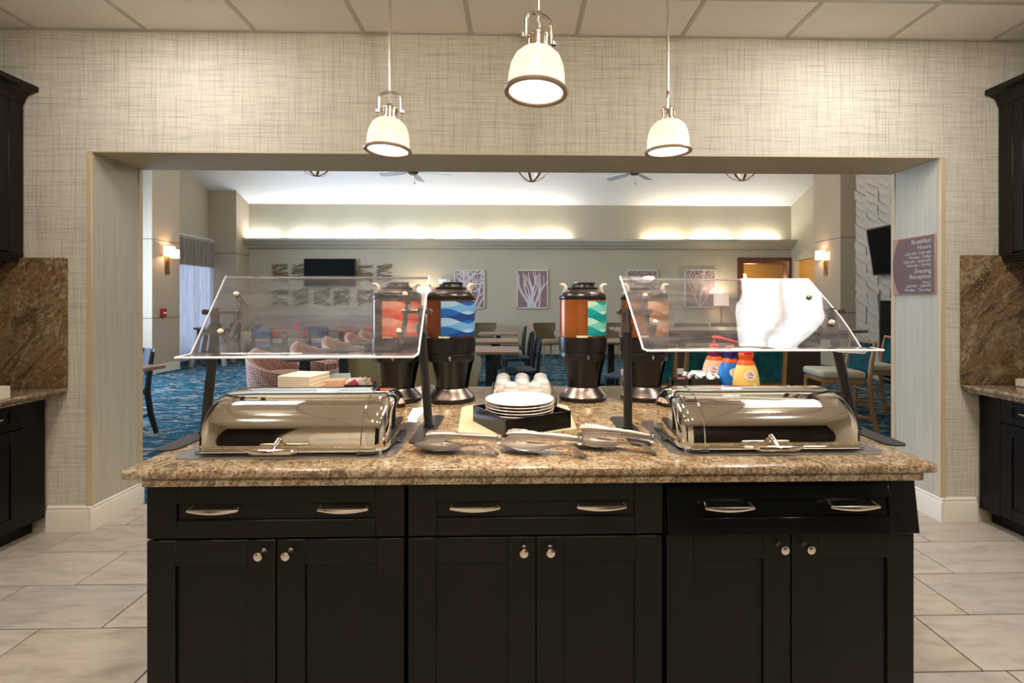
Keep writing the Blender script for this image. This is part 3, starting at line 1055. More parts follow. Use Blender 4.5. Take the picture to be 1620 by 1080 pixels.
# --- sneeze guards
def guard(label, X0, X1, top, bot, lip_y, posts, knob_x, bend, tops=None):
    """top/bot: (y,z) of the sloped sheet; posts: [(x_base,y_base,x_top,y_top)]"""
    t = thing('sneeze_guard', label, 'sneeze guard', ((X0 + X1) / 2, 1.8, .917))
    ox, oy, oz = (X0 + X1) / 2, 1.8, .917
    Wd = X1 - X0
    th = .006
    path = [(top[0] + .004, top[1] - .006), (top[0], top[1])]
    nseg = 16
    for k in range(1, nseg + 1):
        q = k / nseg
        path.append((top[0] + (bot[0] - top[0]) * q, top[1] + (bot[1] - top[1]) * q))
    path.append((bot[0] - .012, bot[1] - .004))
    path.append((lip_y, bot[1] - .006))
    nx = 32
    sd = Vector((0, bot[0] - top[0], bot[1] - top[1])).normalized()
    nrm = Vector((0, sd.z, -sd.y))
    if nrm.z < 0:
        nrm = -nrm
    bm = nb()
    def pt(u, v, side):
        k = v * (len(path) - 1)
        i = min(int(k), len(path) - 2)
        q = k - i
        y = path[i][0] * (1 - q) + path[i + 1][0] * q
        z = path[i][1] * (1 - q) + path[i + 1][1] * q
        onsl = 1.0 if 1 <= k <= nseg + 1 else 0.0
        dd = bend(u, (k - 1) / nseg) * onsl
        p = Vector((X0 + u * Wd - ox, y - oy, z - oz)) + nrm * dd
        return p + nrm * (th * .5 * side)
    nv = len(path) - 1
    A = [[bm.verts.new(pt(i / nx, j / nv, 1)) for i in range(nx + 1)] for j in range(nv + 1)]
    B = [[bm.verts.new(pt(i / nx, j / nv, -1)) for i in range(nx + 1)] for j in range(nv + 1)]
    for j in range(nv):
        for i in range(nx):
            bm.faces.new((A[j][i], A[j][i + 1], A[j + 1][i + 1], A[j + 1][i]))
            bm.faces.new((B[j][i], B[j + 1][i], B[j + 1][i + 1], B[j][i + 1]))
    bmesh.ops.recalc_face_normals(bm, faces=bm.faces)
    sheet = obj('acrylic_sheet', bm, 'acrylic', t, sharp=6)
    # sheet edges; their light-guided glow is put into the white colour
    bm = nb()
    for i in (0, nx):
        loop = [(A[0][0].co if False else pt(i / nx, j / nv, 0)) for j in range(nv + 1)]
        tube(bm, loop, .0036, 6)
    for j in (0, nv):
        tube(bm, [pt(i / nx, j / nv, 0) for i in range(nx + 1)], .0042 if j else .0040, 6)
    obj('sheet_edge', bm, 'acrylic_edge', sheet)
    smid = ((top[0] + bot[0]) / 2, (top[1] + bot[1]) / 2)
    for k, (xb, yb, xt, yt, arm) in enumerate(posts):
        # base plate
        bm = nb()
        prism(bm, [(p[0] + xb - ox, p[1] + yb - oy) for p in rounded_rect(-.036, .036, -.21, .19, .03, 6)], 'z', 0, .005)
        obj('base_plate', bm, 'gunmetal', t)
        zt = 1.345
        bm = nb()
        tube(bm, [(xb - ox, yb - oy, .005), (xt - ox, yt - oy, 1.30 - oz)], .0165, 16)
        tube(bm, [(xb - ox, yb - oy, .005), (xb - ox, yb - oy, .012)], .021, 16)
        po = obj('post', bm, 'black_metal', t)
        bm = nb()
        tube(bm, [(xt - ox, yt - oy, 1.285 - oz), (xt - ox, yt - oy, 1.318 - oz)], .021, 12)
        tube(bm, [(xt - ox, yt - oy, 1.30 - oz), (xt - ox, yt - oy, 1.378 - oz)], .0145, 12)
        obj('collar', bm, 'guard_arm', po)
        # cross arm to the standoff bar
        kx = knob_x[k]
        bm = nb()
        s = 1 if kx > xt else -1
        tube(bm, [(xt - ox - s * .035, yt - oy, 1.364 - oz), (kx + s * .012 - ox, yt - oy, 1.364 - oz)], .0085, 10)
        tube(bm, [(xt - ox - s * .028, yt - oy - .018, 1.364 - oz), (xt - ox - s * .028, yt - oy + .018, 1.364 - oz)], .011, 10)
        obj('cross_arm', bm, 'guard_arm', po)
        # bar parallel to the sheet, two standoffs and caps
        c = Vector((kx - ox, smid[0] - oy, smid[1] - oz))
        back = -nrm * .058
        hl = .082
        p0 = c - sd * hl + back
        p1 = c + sd * hl + back
        bm = nb()
        tube(bm, [p0, p1], .010, 10)
        for p in (p0, p1):
            tube(bm, [p - nrm * .012, p + nrm * .054], .0105, 12)
        # link to the cross arm
        tube(bm, [(p0 + p1) / 2, (kx - ox, yt - oy, 1.364 - oz)], .008, 8)
        obj('standoff', bm, 'guard_arm', po)
        bm = nb()
        for p in (p0, p1):
            tube(bm, [p + nrm * .059, p + nrm * .068], [.0105, .008], 12)
        obj('screw_cap', bm, 'cap', po)
    return t
guard('tilted acrylic sneeze guard over the left chafer', -1.112, -.336, (1.85, 1.50), (1.655, 1.225), 1.575,
      [(-1.14, 1.77, -1.122, 1.80, 1), (-.332, 1.83, -.353, 1.80, -1)], [-1.043, -.415], lambda u, v: .0)
guard('tilted acrylic sneeze guard over the right chafer reflecting the ceiling light', .434, 1.222, (1.95, 1.50), (1.615, 1.247), 1.545,
      [(.428, 1.79, .428, 1.80, 1), (1.29, 1.77, 1.222, 1.80, -1)], [.509, 1.163], lambda u, v: .008 - .021 * min(u, .55) - max(0, u - .55) * (.008 * v + .055 * max(0, (v - .55) / .45) ** 1.5))

# --- coffee urns
def urn(x, y, rz, label, pr, a0=-105, tank='urn_tank_dark'):
    t = thing('coffee_urn', label, 'coffee urn', (x, y, .917), rz, 'insulated coffee urns')
    r = .118
    # skirt base
    obj('base_ring', lathe(nb(), [(0, 0), (.116, 0), (.118, .004), (.118, .018), (.112, .022), (0, .022)], 36), 'urn_black', t)
    obj('skirt', lathe(nb(), [(.114, .022), (.108, .030), (.090, .050), (.080, .062), (.078, .066)], 36), 'urn_skirt', t)
    # stem: back shell with a hollow front
    bm = nb()
    lathe(bm, [(.072, .062), (.074, .075), (.082, .13), (.092, .18), (.098, .198)], 36)
    obj('stem', bm, 'urn_black', t)
    bm = nb()
    lathe(bm, [(.084, .060), (.092, .12), (.106, .18), (.114, .20)], 14, a0=R(-68), a1=R(68))
    lathe(bm, [(.080, .060), (.088, .12), (.102, .18), (.110, .20)], 14, a0=R(-68), a1=R(68))
    bmesh.ops.recalc_face_normals(bm, faces=bm.faces)
    bmesh.ops.rotate(bm, cent=(0, 0, 0), matrix=Matrix.Rotation(R(62), 3, 'Z'), verts=bm.verts)
    obj('shield', bm, 'urn_black', t)
    obj('collar', lathe(nb(), [(.096, .195), (.112, .197), (.115, .205), (.116, .235), (.114, .238)], 36), 'urn_black', t)
    obj('lower_body', lathe(nb(), [(.113, .237), (.119, .240), (.1205, .300), (.1195, .312), (.116, .314)], 36), 'urn_black', t)
    # tap
    bm = nb()
    tube(bm, [(.01, -.110, .222), (.01, -.127, .222)], .006, 10)
    tube(bm, [(.01, -.122, .222), (.01, -.122, .208)], .004, 8)
    obj('tap', bm, 'steel', t)
    # tank (copper) and printed wrap
    obj('tank', lathe(nb(), [(.116, .312), (.1165, .34), (.1165, .47), (.116, .497)], 40), tank, t)
    bm = nb()
    lathe(bm, [(.1185, .320 + .168 * k / 8) for k in range(9)], 18, a0=R(a0), a1=R(-2), uv=True)
    obj('printed_wrap', bm, pr, t)
    obj('sight_glass', lathe(nb(), [(.1190, .318), (.1190, .492)], 3, a0=R(-176), a1=R(-168)), 'steel', t)
    bm = nb()
    lathe(bm, [(.1172, .314), (.1178, .324)], 6, a0=R(-112), a1=R(-86))
    obj('level_tag', bm, 'cap', t)
    # shoulder and lid
    obj('shoulder', lathe(nb(), [(.116, .495), (.1185, .500), (.1165, .518), (.108, .530)], 40), 'urn_black', t)
    obj('dome', lathe(nb(), [(.108, .529), (.092, .541), (.076, .546)], 40), 'urn_skirt', t)
    ld = obj('lid', lathe(nb(), [(0, .548), (.074, .545), (.078, .548), (.078, .556), (.060, .558), (.057, .570), (0, .571)], 32), 'urn_black', t)
    bm = nb()
    lathe(bm, [(0, .570), (.044, .570), (.046, .578), (.038, .582), (0, .583)], 24)
    lathe(bm, [(0, .570), (.014, .570), (.014, .581), (0, .581)], 12, c=(.046, -.02, 0))
    obj('lid_knob', bm, 'urn_black', ld)
    # two loop handles
    for s in (-1, 1):
        bm = nb()
        tube(bm, [(s * .092, -.02, .528), (s * .088, -.02, .545), (s * .090, -.02, .560), (s * .098, -.02, .569), (s * .108, -.02, .571), (s * .118, -.018, .568)], [.010, .0105, .0105, .009, .007, .0045], 10)
        obj('handle', bm, 'urn_handle', t)
    return t
urn(-.580, 2.35, 0, 'coffee urn with a coral wave print behind the left guard', 'print_red', -112)
urn(-.316, 2.35, 0, 'coffee urn with a blue wave print left of the plates', 'print_blue', -106)
urn(.338, 2.37, 0, 'coffee urn with a teal wave print right of the plates', 'print_teal', -86, 'urn_tank')
urn(.648, 2.37, 0, 'coffee urn with a caramel wave print behind the right guard', 'print_brown', -96, 'urn_tank')

# --- placemat, plate box and plates
bm = nb()
prism(bm, [(-.21, 1.735), (.0, 1.70), (.235, 1.80), (.245, 2.20), (.21, 2.24), (-.20, 2.24), (-.245, 2.18)], 'z', .917, .919)
tag(obj('placemat', bm, 'mat_weave'), 'woven beige placemat under the plate box', 'placemat')
t = thing('plate_box', 'black open box holding the plates, corner turned forward', 'box', (.022, 1.872, .919), R(29))
hw = .142
for nme, args in (('front_side', (-hw, hw, -hw, -hw + .008, 0, .064)), ('back_side', (-hw, hw, hw - .008, hw, 0, .064)),
                  ('left_side', (-hw, -hw + .008, -hw + .008, hw - .008, 0, .064)), ('right_side', (hw - .008, hw, -hw + .008, hw - .008, 0, .064)), ('bottom', (-hw + .008, hw - .008, -hw + .008, hw - .008, 0, .006))):
    obj(nme, bx(nb(), *args, .001, 1), 'gloss_black', t)
pm = mesh_of('dinner_plate', lathe(nb(), [(0, .004), (.070, .004), (.075, .0), (.080, .0), (.082, .006), (.1365, .020), (.138, .0225), (.1365, .025), (.118, .0185), (.083, .0095), (0, .0085)], 56))
pm.materials.append(M['china'])
pl = ['topmost white dinner plate of the stack', 'white dinner plate second from the top of the stack', 'white dinner plate third from the top of the stack', 'white dinner plate fourth from the top of the stack', 'bottom white dinner plate of the stack', ]
zz = .9455
for k in range(5):
    o = obj('dinner_plate', pm, None, None, (.018 + .0015 * (k % 2), 1.905, zz + (4 - k) * .0115))
    tag(o, pl[k], 'plate', 'stacked dinner plates')

# --- mug caddy and upside-down mugs
t = thing('mug_tray', 'black wire-edged tray carrying the upside-down mugs', 'tray', (.035, 2.33, .917))
bm = nb()
bx(bm, -.150, .150, -.195, .195, .002, .008)
obj('bottom', bm, 'black_metal', t)
for nme, args in (('long_side', (-.153, -.148, -.195, .195)), ('long_side', (.148, .153, -.195, .195)), ('short_side', (-.153, .153, -.2, -.195)), ('short_side', (-.153, .153, .195, .2))):
    bm = nb()
    bx(bm, *args, 0, .022)
    if nme == 'long_side':
        xx = (args[0] + args[1]) / 2
        tube(bm, [(xx, args[2], .02), (xx, args[2], .055), (xx, args[3], .055), (xx, args[3], .02)], .003, 6)
    obj(nme, bm, 'black_metal', t)
def mug(x, y, z, rz, label):
    t = thing('mug', label, 'mug', (x, y, z), rz, 'upside-down mugs')
    obj('body', lathe(nb(), [(.041, 0), (.0445, 0), (.0435, .03), (.040, .066), (.036, .078), (.0325, .082), (.030, .079)], 28), 'mugc', t)
    obj('base_dome', lathe(nb(), [(.0355, .078), (.034, .090), (.026, .101), (.013, .107), (0, .108)], 24), 'domec', t)
    bm = nb()
    tube(bm, [(-.040, 0, .060), (-.058, 0, .056), (-.065, 0, .036), (-.058, 0, .016), (-.042, 0, .012)], .0055, 8, flat=1.4)
    obj('handle', bm, 'mugc', t)
cols = ['left', 'middle', 'right']
rows_ = ['front', 'second', 'third', 'back']
for j in range(4):
    n = 2 if j == 0 else 3
    for i in range(n):
        x = .035 + (i - 1) * .097 if n == 3 else .035 + (i - .5) * .110
        y = 2.195 + j * .090
        lab = f'upside-down white mug, {cols[i] if n == 3 else ("left", "right")[i]} in the {rows_[j]} row of the mug tray'
        mug(x, y, .925, R(55) if i == 0 and j < 2 else R(20 * i - 90), lab)

# --- tongs on spoon rests
def spoon_rest(x, y, rz, label):
    t = thing('spoon_rest', label, 'spoon rest', (x, y, .917), rz, 'steel spoon rests')
    bm = nb()
    # shallow oval bowl narrowing into a flat handle
    ns, nc = 24, 10
    def hwid(s):
        if s < .58:
            q = s / .58
            return .046 * math.sqrt(max(0, 1 - (2 * q - 1) ** 2 * (1 if q < .5 else .75))) + (.0015 if s > .01 else 0)
        q = (s - .58) / .42
        return .017 - .003 * math.sin(PI * min(1, q * 1.4)) + .006 * max(0, q - .6)
    def fn(u, v):
        s = u
        w_ = max(.0012, hwid(s))
        c = 2 * v - 1
        depth = .016 * math.sin(PI * min(1, s / .60)) if s < .60 else 0
        lift = .018 + (.010 * math.sin(PI * min(1, (s - .55) / .45 * 1.0)) if s > .55 else 0) - (.022 * max(0, (s - .86) / .14) if s > .86 else 0)
        z = lift - depth * (1 - c * c) + .002
        return (-.145 + .285 * s, w_ * c, max(.0015, z))
    surf(bm, fn, ns, nc)
    geom = list(bm.faces)
    r_ = bmesh.ops.solidify(bm, geom=geom, thickness=.0014)
    bmesh.ops.recalc_face_normals(bm, faces=bm.faces)
    obj('bowl', bm, 'tong_steel', t, sharp=60)
    return t

def tongs(x, y, z, rz, label, spread=.020, flip=False):
    t = thing('serving_tongs', label, 'tongs', (x, y, z), rz, 'steel serving tongs')
    Ln = .245
    for s in (-1, 1):
        bm = nb()
        def fn(u, v):
            # u along arm from the bend (0) to the scalloped paddle (1); v across the strip
            pad = max(0.0, (u - .58) / .42)
            hh = .0085 + .0085 * math.sin(min(1, pad * 1.5) * PI / 2)
            if u > .90:
                hh *= math.sqrt(max(.04, 1 - ((u - .90) / .102) ** 2))
            c = 2 * v - 1
            sc = .0016 * math.sin(2 * PI * 8 * (u - .62) / .38) if u > .62 else 0
            lean = .55 * min(1, u * 3)          # near arm leans out, far arm stands up
            w_ = (hh + sc * abs(c)) * c
            off = .011 + (spread - .011) * math.sin(u * PI * .5) - .0035 * (1 - c * c) * (1 + pad)
            y = s * off + (-w_ * math.sin(lean) if s < 0 else w_ * math.sin(lean) * .5)
            z = .013 + w_ * math.cos(lean) + .008 * math.sin(PI * u) + (.006 * pad if s > 0 else -.004 * pad)
            return (.125 - Ln * u, y, z)
        surf(bm, fn, 72, 6)
        bmesh.ops.solidify(bm, geom=list(bm.faces), thickness=.0012)
        bmesh.ops.recalc_face_normals(bm, faces=bm.faces)
        obj('arm', bm, 'tong_steel', t, sharp=60)
    # spring bend: vertical strip curved round the end
    bm = nb()
    def fb(u, v):
        a = R(-100 + 200 * u)
        return (.125 + .014 * math.cos(a) - .003, .0125 * math.sin(a), .0005 + .027 * v)
    surf(bm, fb, 16, 2)
    bmesh.ops.solidify(bm, geom=list(bm.faces), thickness=.0012)
    bmesh.ops.recalc_face_normals(bm, faces=bm.faces)
    obj('spring_bend', bm, 'tong_steel', t, sharp=60)
    return t
spoon_rest(-.190, 1.527, R(-13), 'steel spoon rest nearest the left chafer')
spoon_rest(.088, 1.512, R(-17), 'steel spoon rest in the middle of three, below the plate box')
spoon_rest(.318, 1.548, R(-21), 'steel spoon rest nearest the right chafer')
tongs(-.180, 1.562, .940, R(-4), 'steel tongs on the spoon rest nearest the left chafer', .017)
tongs(.085, 1.555, .940, R(-9), 'steel tongs on the middle spoon rest', .024)
tongs(.330, 1.592, .940, R(-18), 'steel tongs lying open on the spoon rest nearest the right chafer', .036)

# --- loose things on the island
bm = nb()
prism(bm, [(-.465, 2.17), (-.40, 2.19), (-.405, 1.98), (-.385, 1.83), (-.42, 1.86), (-.45, 2.0)], 'z', .917, .9185)
tag(obj('paper_card', bm, 'card'), 'white paper card lying beside the left guard post', 'card')
bm = nb()
for k in range(14):
    bx(bm, -.085 + .0012 * (k % 3), .085 + .001 * (k % 2), -.085, .085 + .0015 * ((k * 7) % 3), .0092 * k, .0092 * k + .0088, .002, 1)
tag(obj('napkin_stack', bm, 'paper', None, (-1.048, 2.38, .917), (0, 0, R(-10))), 'stack of cream paper napkins behind the left chafer', 'napkins')
tag(obj('sugar_box', bx(nb(), -.042, .042, -.03, .03, 0, .098, .008, 2), 'kraft', None, (-.897, 2.40, .917), (0, 0, R(4))), 'small brown wrapped box beside the cream napkins', 'box')
t = thing('packet_tray', 'black tray of sweetener packets next to the coral urn', 'tray', (-.775, 2.42, .917))
bm = nb()
bx(bm, -.073, .073, -.05, .05, 0, .004)
for a in ((-.073, .073, -.05, -.046), (-.073, .073, .046, .05), (-.073, -.069, -.05, .05), (.069, .073, -.05, .05)):
    bx(bm, *a, 0, .072)
obj('tray_shell', bm, 'gloss_black', t)
for k in range(10):
    bm = nb()
    bx(bm, -.022, .022, -.002, .002, 0, .055, .001, 1)
    c = obj('packet', bm, ['packet', 'bot_white', 'packet', 'pink', 'packet'][k % 5], t, (-.05 + .011 * k, -.02 + .02 * (k % 3), .055 - .01), (R(-20 + 12 * (k % 4)), R(30 * ((k % 3) - 1)), R(25 * (k % 3))))
tag(obj('creamer_box', bx(nb(), -.028, .028, -.02, .02, 0, .082, .004, 1), 'bot_white', None, (-.665, 2.49, .917)), 'tiny white carton against the coral urn', 'carton')
tag(obj('foil_cup', lathe(nb(), [(0, 0), (.026, 0), (.036, .034), (.039, .036), (.036, .036), (.026, .02), (0, .018)], 24), 'silver_cup', None, (-.468, 2.535, .917)), 'small silvery cup behind the coral urn', 'cup')

# condiment basket and holder
t = thing('condiment_basket', 'round black basket of creamer pods left of the bottles', 'basket', (.955, 2.45, .917))
bm = nb()
lathe(bm, [(0, .004), (.085, .004), (.105, .098), (.108, .098), (.088, 0), (0, 0)], 28)
bmesh.ops.recalc_face_normals(bm, faces=bm.faces)
obj('bowl', bm, 'black_metal', t)
for k in range(14):
    a = k * 2.4
    rr = .022 * math.sqrt(k)
    bm = nb()
    lathe(bm, [(0, 0), (.011, 0), (.016, .017), (.019, .018), (.019, .020), (0, .021)], 12)
    obj('creamer_pod', bm, 'bot_white' if k % 4 else 'silver_cup', t, (rr * math.cos(a), rr * math.sin(a) * .9, .088 + .016 * (1 - rr / .09)), (R(40 * math.sin(k * 3)), R(40 * math.cos(k * 2)), k))
t = thing('packet_holder', 'small black holder with a pink packet by the round basket', 'holder', (.835, 2.40, .917))
bm = nb()
bx(bm, -.045, .045, -.035, .035, 0, .006)
for a in ((-.045, .045, -.035, -.030), (-.045, .045, .030, .035), (-.045, -.04, -.035, .035), (.04, .045, -.035, .035)):
    bx(bm, *a, 0, .096)
obj('holder_shell', bm, 'black_metal', t)
obj('packet', bx(nb(), -.018, .022, -.028, -.025, .05, .103), 'pink', t)

def bottle(x, y, label, sleeve, neck, cap, pump=False, letters=True, rz=0):
    t = thing('creamer_bottle', label, 'bottle', (x, y, .917), rz, 'pump creamer bottles')
    prof = [(.050, 0), (.060, .004), (.066, .03), (.066, .075), (.063, .108), (.055, .143), (.043, .173), (.035, .188)]
    obj('body', lathe(nb(), [(0, 0)] + prof, 32, sy=.72), sleeve, t)
    obj('shoulder_band', lathe(nb(), [(.0450, .1700), (.0442, .1735), (.0362, .1885), (.0352, .1905)], 32, sy=.73), 'bot_orange', t)
    obj('neck', lathe(nb(), [(.034, .188), (.031, .195), (.036, .207), (.038, .223), (.034, .228)], 28, sy=.8), neck, t)
    bm = nb()
    lathe(bm, [(.033, .227), (.033, .238), (.022, .241), (.022, .252), (.018, .255), (0, .255)], 24)
    if pump:
        tube(bm, [(0, 0, .25), (0, 0, .292)], .006, 10)
        tube(bm, [(-.010, 0, .292), (.02, 0, .292), (.09, 0, .277), (.12, 0, .269)], [.010, .010, .006, .005], 10)
    obj('pump', bm, cap, t)
    def front(px, pz):
        r = 0
        for (r0, z0), (r1, z1) in zip(prof, prof[1:]):
            if z0 <= pz <= z1:
                r = r0 + (r1 - r0) * (pz - z0) / (z1 - z0)
        return -.72 * math.sqrt(max(0, r * r - px * px))
    # white heart-shaped badge following the belly
    bm = nb()
    def fb(u, v):
        a = 2 * PI * u
        px = .029 * v * math.cos(a)
        pz = .122 + .021 * v * math.sin(a) * (1.25 if math.sin(a) < 0 else 1)
        return (px, front(px, pz) - .0012, pz)
    surf(bm, fb, 28, 4, True)
    obj('badge', bm, 'bot_white', t)
    if letters:
        for body, size, zc, mt in (('Nestlé', .0075, .1335, 'ink_navy'), ('Coffee', .0145, .1215, 'ink_red'), ('mate', .0145, .1085, 'ink_red')):
            me = text_mesh(body, size, 'CENTER', .0003)
            for v_ in me.vertices:
                px, pz = v_.co.x, zc + v_.co.y
                v_.co = Vector((px, front(px, pz) - .002 - v_.co.z, pz))
            me.materials.append(M[mt])
            obj('lettering', me, None, t)
    return t
bottle(1.085, 2.56, 'creamer bottle with peach sleeve, purple neck and tall red pump', 'bot_peach', 'bot_purple', 'bot_red', True, True, R(-30))
bottle(1.125, 2.46, 'creamer bottle with blue sleeve and navy neck', 'bot_blue', 'bot_navy', 'bot_red', False, True, R(10))
bottle(1.160, 2.358, 'creamer bottle with yellow sleeve and orange neck', 'bot_yellow', 'bot_orange', 'bot_red', False)

# ------------------------------------------------------------------ PENDANTS
def pendant(x, y, zr, yaw, tilt, label):
    t = thing('pendant_lamp', label, 'pendant lamp', (x, y, zr), yaw, 'glass bell pendants')
    # tilt the bell about its yoke
    Mt = Matrix.Translation((0, 0, .215)) @ Matrix.Rotation(tilt, 4, 'Y') @ Matrix.Translation((0, 0, -.215))
    def fin(bm):
        bmesh.ops.transform(bm, matrix=Mt, verts=bm.verts)
        return bm
    out = [(.104, .004), (.098, .012), (.096, .03), (.0945, .06), (.089, .09), (.077, .118), (.056, .138), (.036, .146)]
    inn = [(r - .004, z - .002) for r, z in reversed(out)]
    bm = nb()
    lathe(bm, out, 40)
    obj('glass_bell', fin(bm), 'opal', t)
    obj('rim', fin(lathe(nb(), [(.098, .006), (.106, .008), (.109, .002), (.106, -.004), (.092, -.002), (.090, .002), (.096, .006)], 40)), 'rim', t)
    obj('diffuser', fin(lathe(nb(), [(0, .004), (.090, .003)], 32)), 'bulb', t)
    s = obj('socket', fin(lathe(nb(), [(.040, .144), (.040, .151), (.032, .153), (.032, .186), (.036, .188), (.036, .194), (.024, .205), (.012, .212), (.006, .220), (0, .221)], 24)), 'nickel', t)
    bm = nb()
    for k in range(6):
        a = k * PI / 3
        tube(bm, [(.034 * math.cos(a), .034 * math.sin(a), .152), (.034 * math.cos(a), .034 * math.sin(a), .188)], .003, 6)
    obj('cage_bar', fin(bm), 'bronze', s)
    bm = nb()
    # yoke: squared stirrup with round shoulders, thumbscrews at the ends
    y_ = [(-.048, 0, .178), (-.048, 0, .235), (-.044, 0, .256), (-.030, 0, .266), (-.012, 0, .268), (0, 0, .276), (.012, 0, .268), (.030, 0, .266), (.044, 0, .256), (.048, 0, .235), (.048, 0, .178)]
    tube(bm, y_, .0065, 10)
    for sx in (-1, 1):
        tube(bm, [(sx * .036, 0, .182), (sx * .060, 0, .182)], .005, 8)
        lathe(bm, [(0, -.006), (.008, -.006), (.008, .006), (0, .006)], 10, c=(sx * .058, 0, .182))
    obj('yoke', bm, 'nickel', t)
    bm = nb()
    tube(bm, [(0, 0, .216), (.004, 0, .232), (-.004, 0, .246), (0, 0, .262)], .0035, 8)
    obj('wire', bm, 'white_paint', t)
    obj('stem_rod', tube(nb(), [(0, 0, .272), (0, 0, CZ - zr - .02)], .0062, 12), 'nickel', t)
    obj('ceiling_canopy', lathe(nb(), [(0, CZ - zr - .028), (.05, CZ - zr - .022), (.06, CZ - zr - .004), (.06, CZ - zr), (0, CZ - zr)], 28), 'nickel', t)
    light('pendant_glow', 'POINT', Vector((x, y, zr)) + Vector((0, 0, .028)), 0.06, WARM, radius=.03)
    light('pendant_beam', 'SPOT', Vector((x, y, zr)) + Vector((0, 0, -.012)), 48, WARM, radius=.08, aim=(0, 0, -1), spot=140)
    return t
pendant(.080, 1.60, 2.105, R(25), R(3), 'nearest glass bell pendant, hanging in the centre')
pendant(-.577, 2.20, 2.098, R(5), R(2.5), 'glass bell pendant hanging over the left urns')
pendant(.714, 2.20, 2.105, R(70), R(-3), 'glass bell pendant hanging over the right urns')

# ------------------------------------------------------------------ SIDE COUNTERS
def side_run(sgn, xf, xc, label_side, wall_x):
    """base cabinets along a side wall, facing the island; sgn=+1 for the left run (faces +x)"""
    # local frame: lx along the run (towards the camera), front faces local -y
    rz = R(90) if sgn > 0 else R(-90)
    ends = [(2.955, 2.17), (2.165, 1.38)]
    for i, (ya, yb) in enumerate(ends):
        wd = ya - yb
        near = 'beside the opening' if i == 0 else 'nearer the camera'
        # origin at the front lower-left corner seen from the island
        ox, oy = (xf, yb) if sgn > 0 else (xf, ya)
        t = thing('base_cabinet', f'espresso base cabinet of the {label_side} counter {near}', 'cabinet', (ox, oy, 0), rz, f'{label_side} base cabinets')
        dep = abs(wall_x - xf) - .004
        bm = nb()
        bx(bm, 0, wd, .021, dep, .09, .828, .002, 1)
        bx(bm, 0, wd, .085, dep, 0, .091)
        obj('body', bm, 'cabinet', t)
        fill = .13 if i == 0 else .0
        if fill:
            a = wd - fill if sgn > 0 else 0
            obj('filler_strip', bx(nb(), a, a + fill - .002, .004, .021, .09, .828, .0015, 1), 'cabinet', t)
        x0 = 0 if sgn > 0 else fill
        x1 = wd - fill if sgn > 0 else wd
        ww = x1 - x0 - .006
        bm = nb()
        shaker(bm, ww, .15, .07, .02, .008, .045)
        bmesh.ops.transform(bm, matrix=Matrix.Translation((x0 + .003, 0, .672)), verts=bm.verts)
        d = obj('drawer', bm, 'cabinet', t)
        obj('panel', bx(nb(), x0 + .07, x1 - .07, .008, .016, .714, .78), 'cabinet', d)
        pull('pull', d, x0 + (ww - .20 if sgn > 0 else .20), .006, .748, .15)
        pull('pull', d, x0 + (.20 if sgn > 0 else ww - .20), .006, .748, .15)
        dwid = ww / 2 - .002
        for k in range(2):
            bm = nb()
            xa = x0 + .003 + k * (dwid + .004)
            shaker(bm, dwid, .565, .065, .02, .008, .07)
            bmesh.ops.transform(bm, matrix=Matrix.Translation((xa, 0, .10)), verts=bm.verts)
            d = obj('door', bm, 'cabinet', t)
            obj('panel', bx(nb(), xa + .063, xa + dwid - .063, .009, .016, .168, .598), 'cabinet', d)
            knob(d, xa + (dwid - .03 if k == 0 else .03), 0, .635)
    # countertop
    bm = nb()
    x0, x1 = (wall_x, xc) if sgn > 0 else (xc, wall_x)
    bx(bm, x0, x1, 1.36, 2.968, .852, .878, .009, 3)
    bx(bm, x0 + (.0 if sgn > 0 else .025), x1 - (.025 if sgn > 0 else 0), 1.37, 2.966, .829, .8525, .003, 1)
    tag(obj('side_countertop', bm, 'granite'), f'granite countertop of the {label_side} counter run', 'countertop')
    # end splash on the pass-through wall
    bm = nb()
    sx0, sx1 = (wall_x, -2.738) if sgn > 0 else (2.842, wall_x)
    bx(bm, sx0, sx1, 2.944, 2.9695, .8785, 1.672 if sgn > 0 else 1.70, .006, 2)
    tag(obj('granite_backsplash', bm, 'granite_dark'), f'tall brown granite splash slab at the end of the {label_side} counter', 'backsplash')
side_run(1, -2.858, -2.738, 'left', KL)
side_run(-1, 2.955, 2.842, 'right', KR)

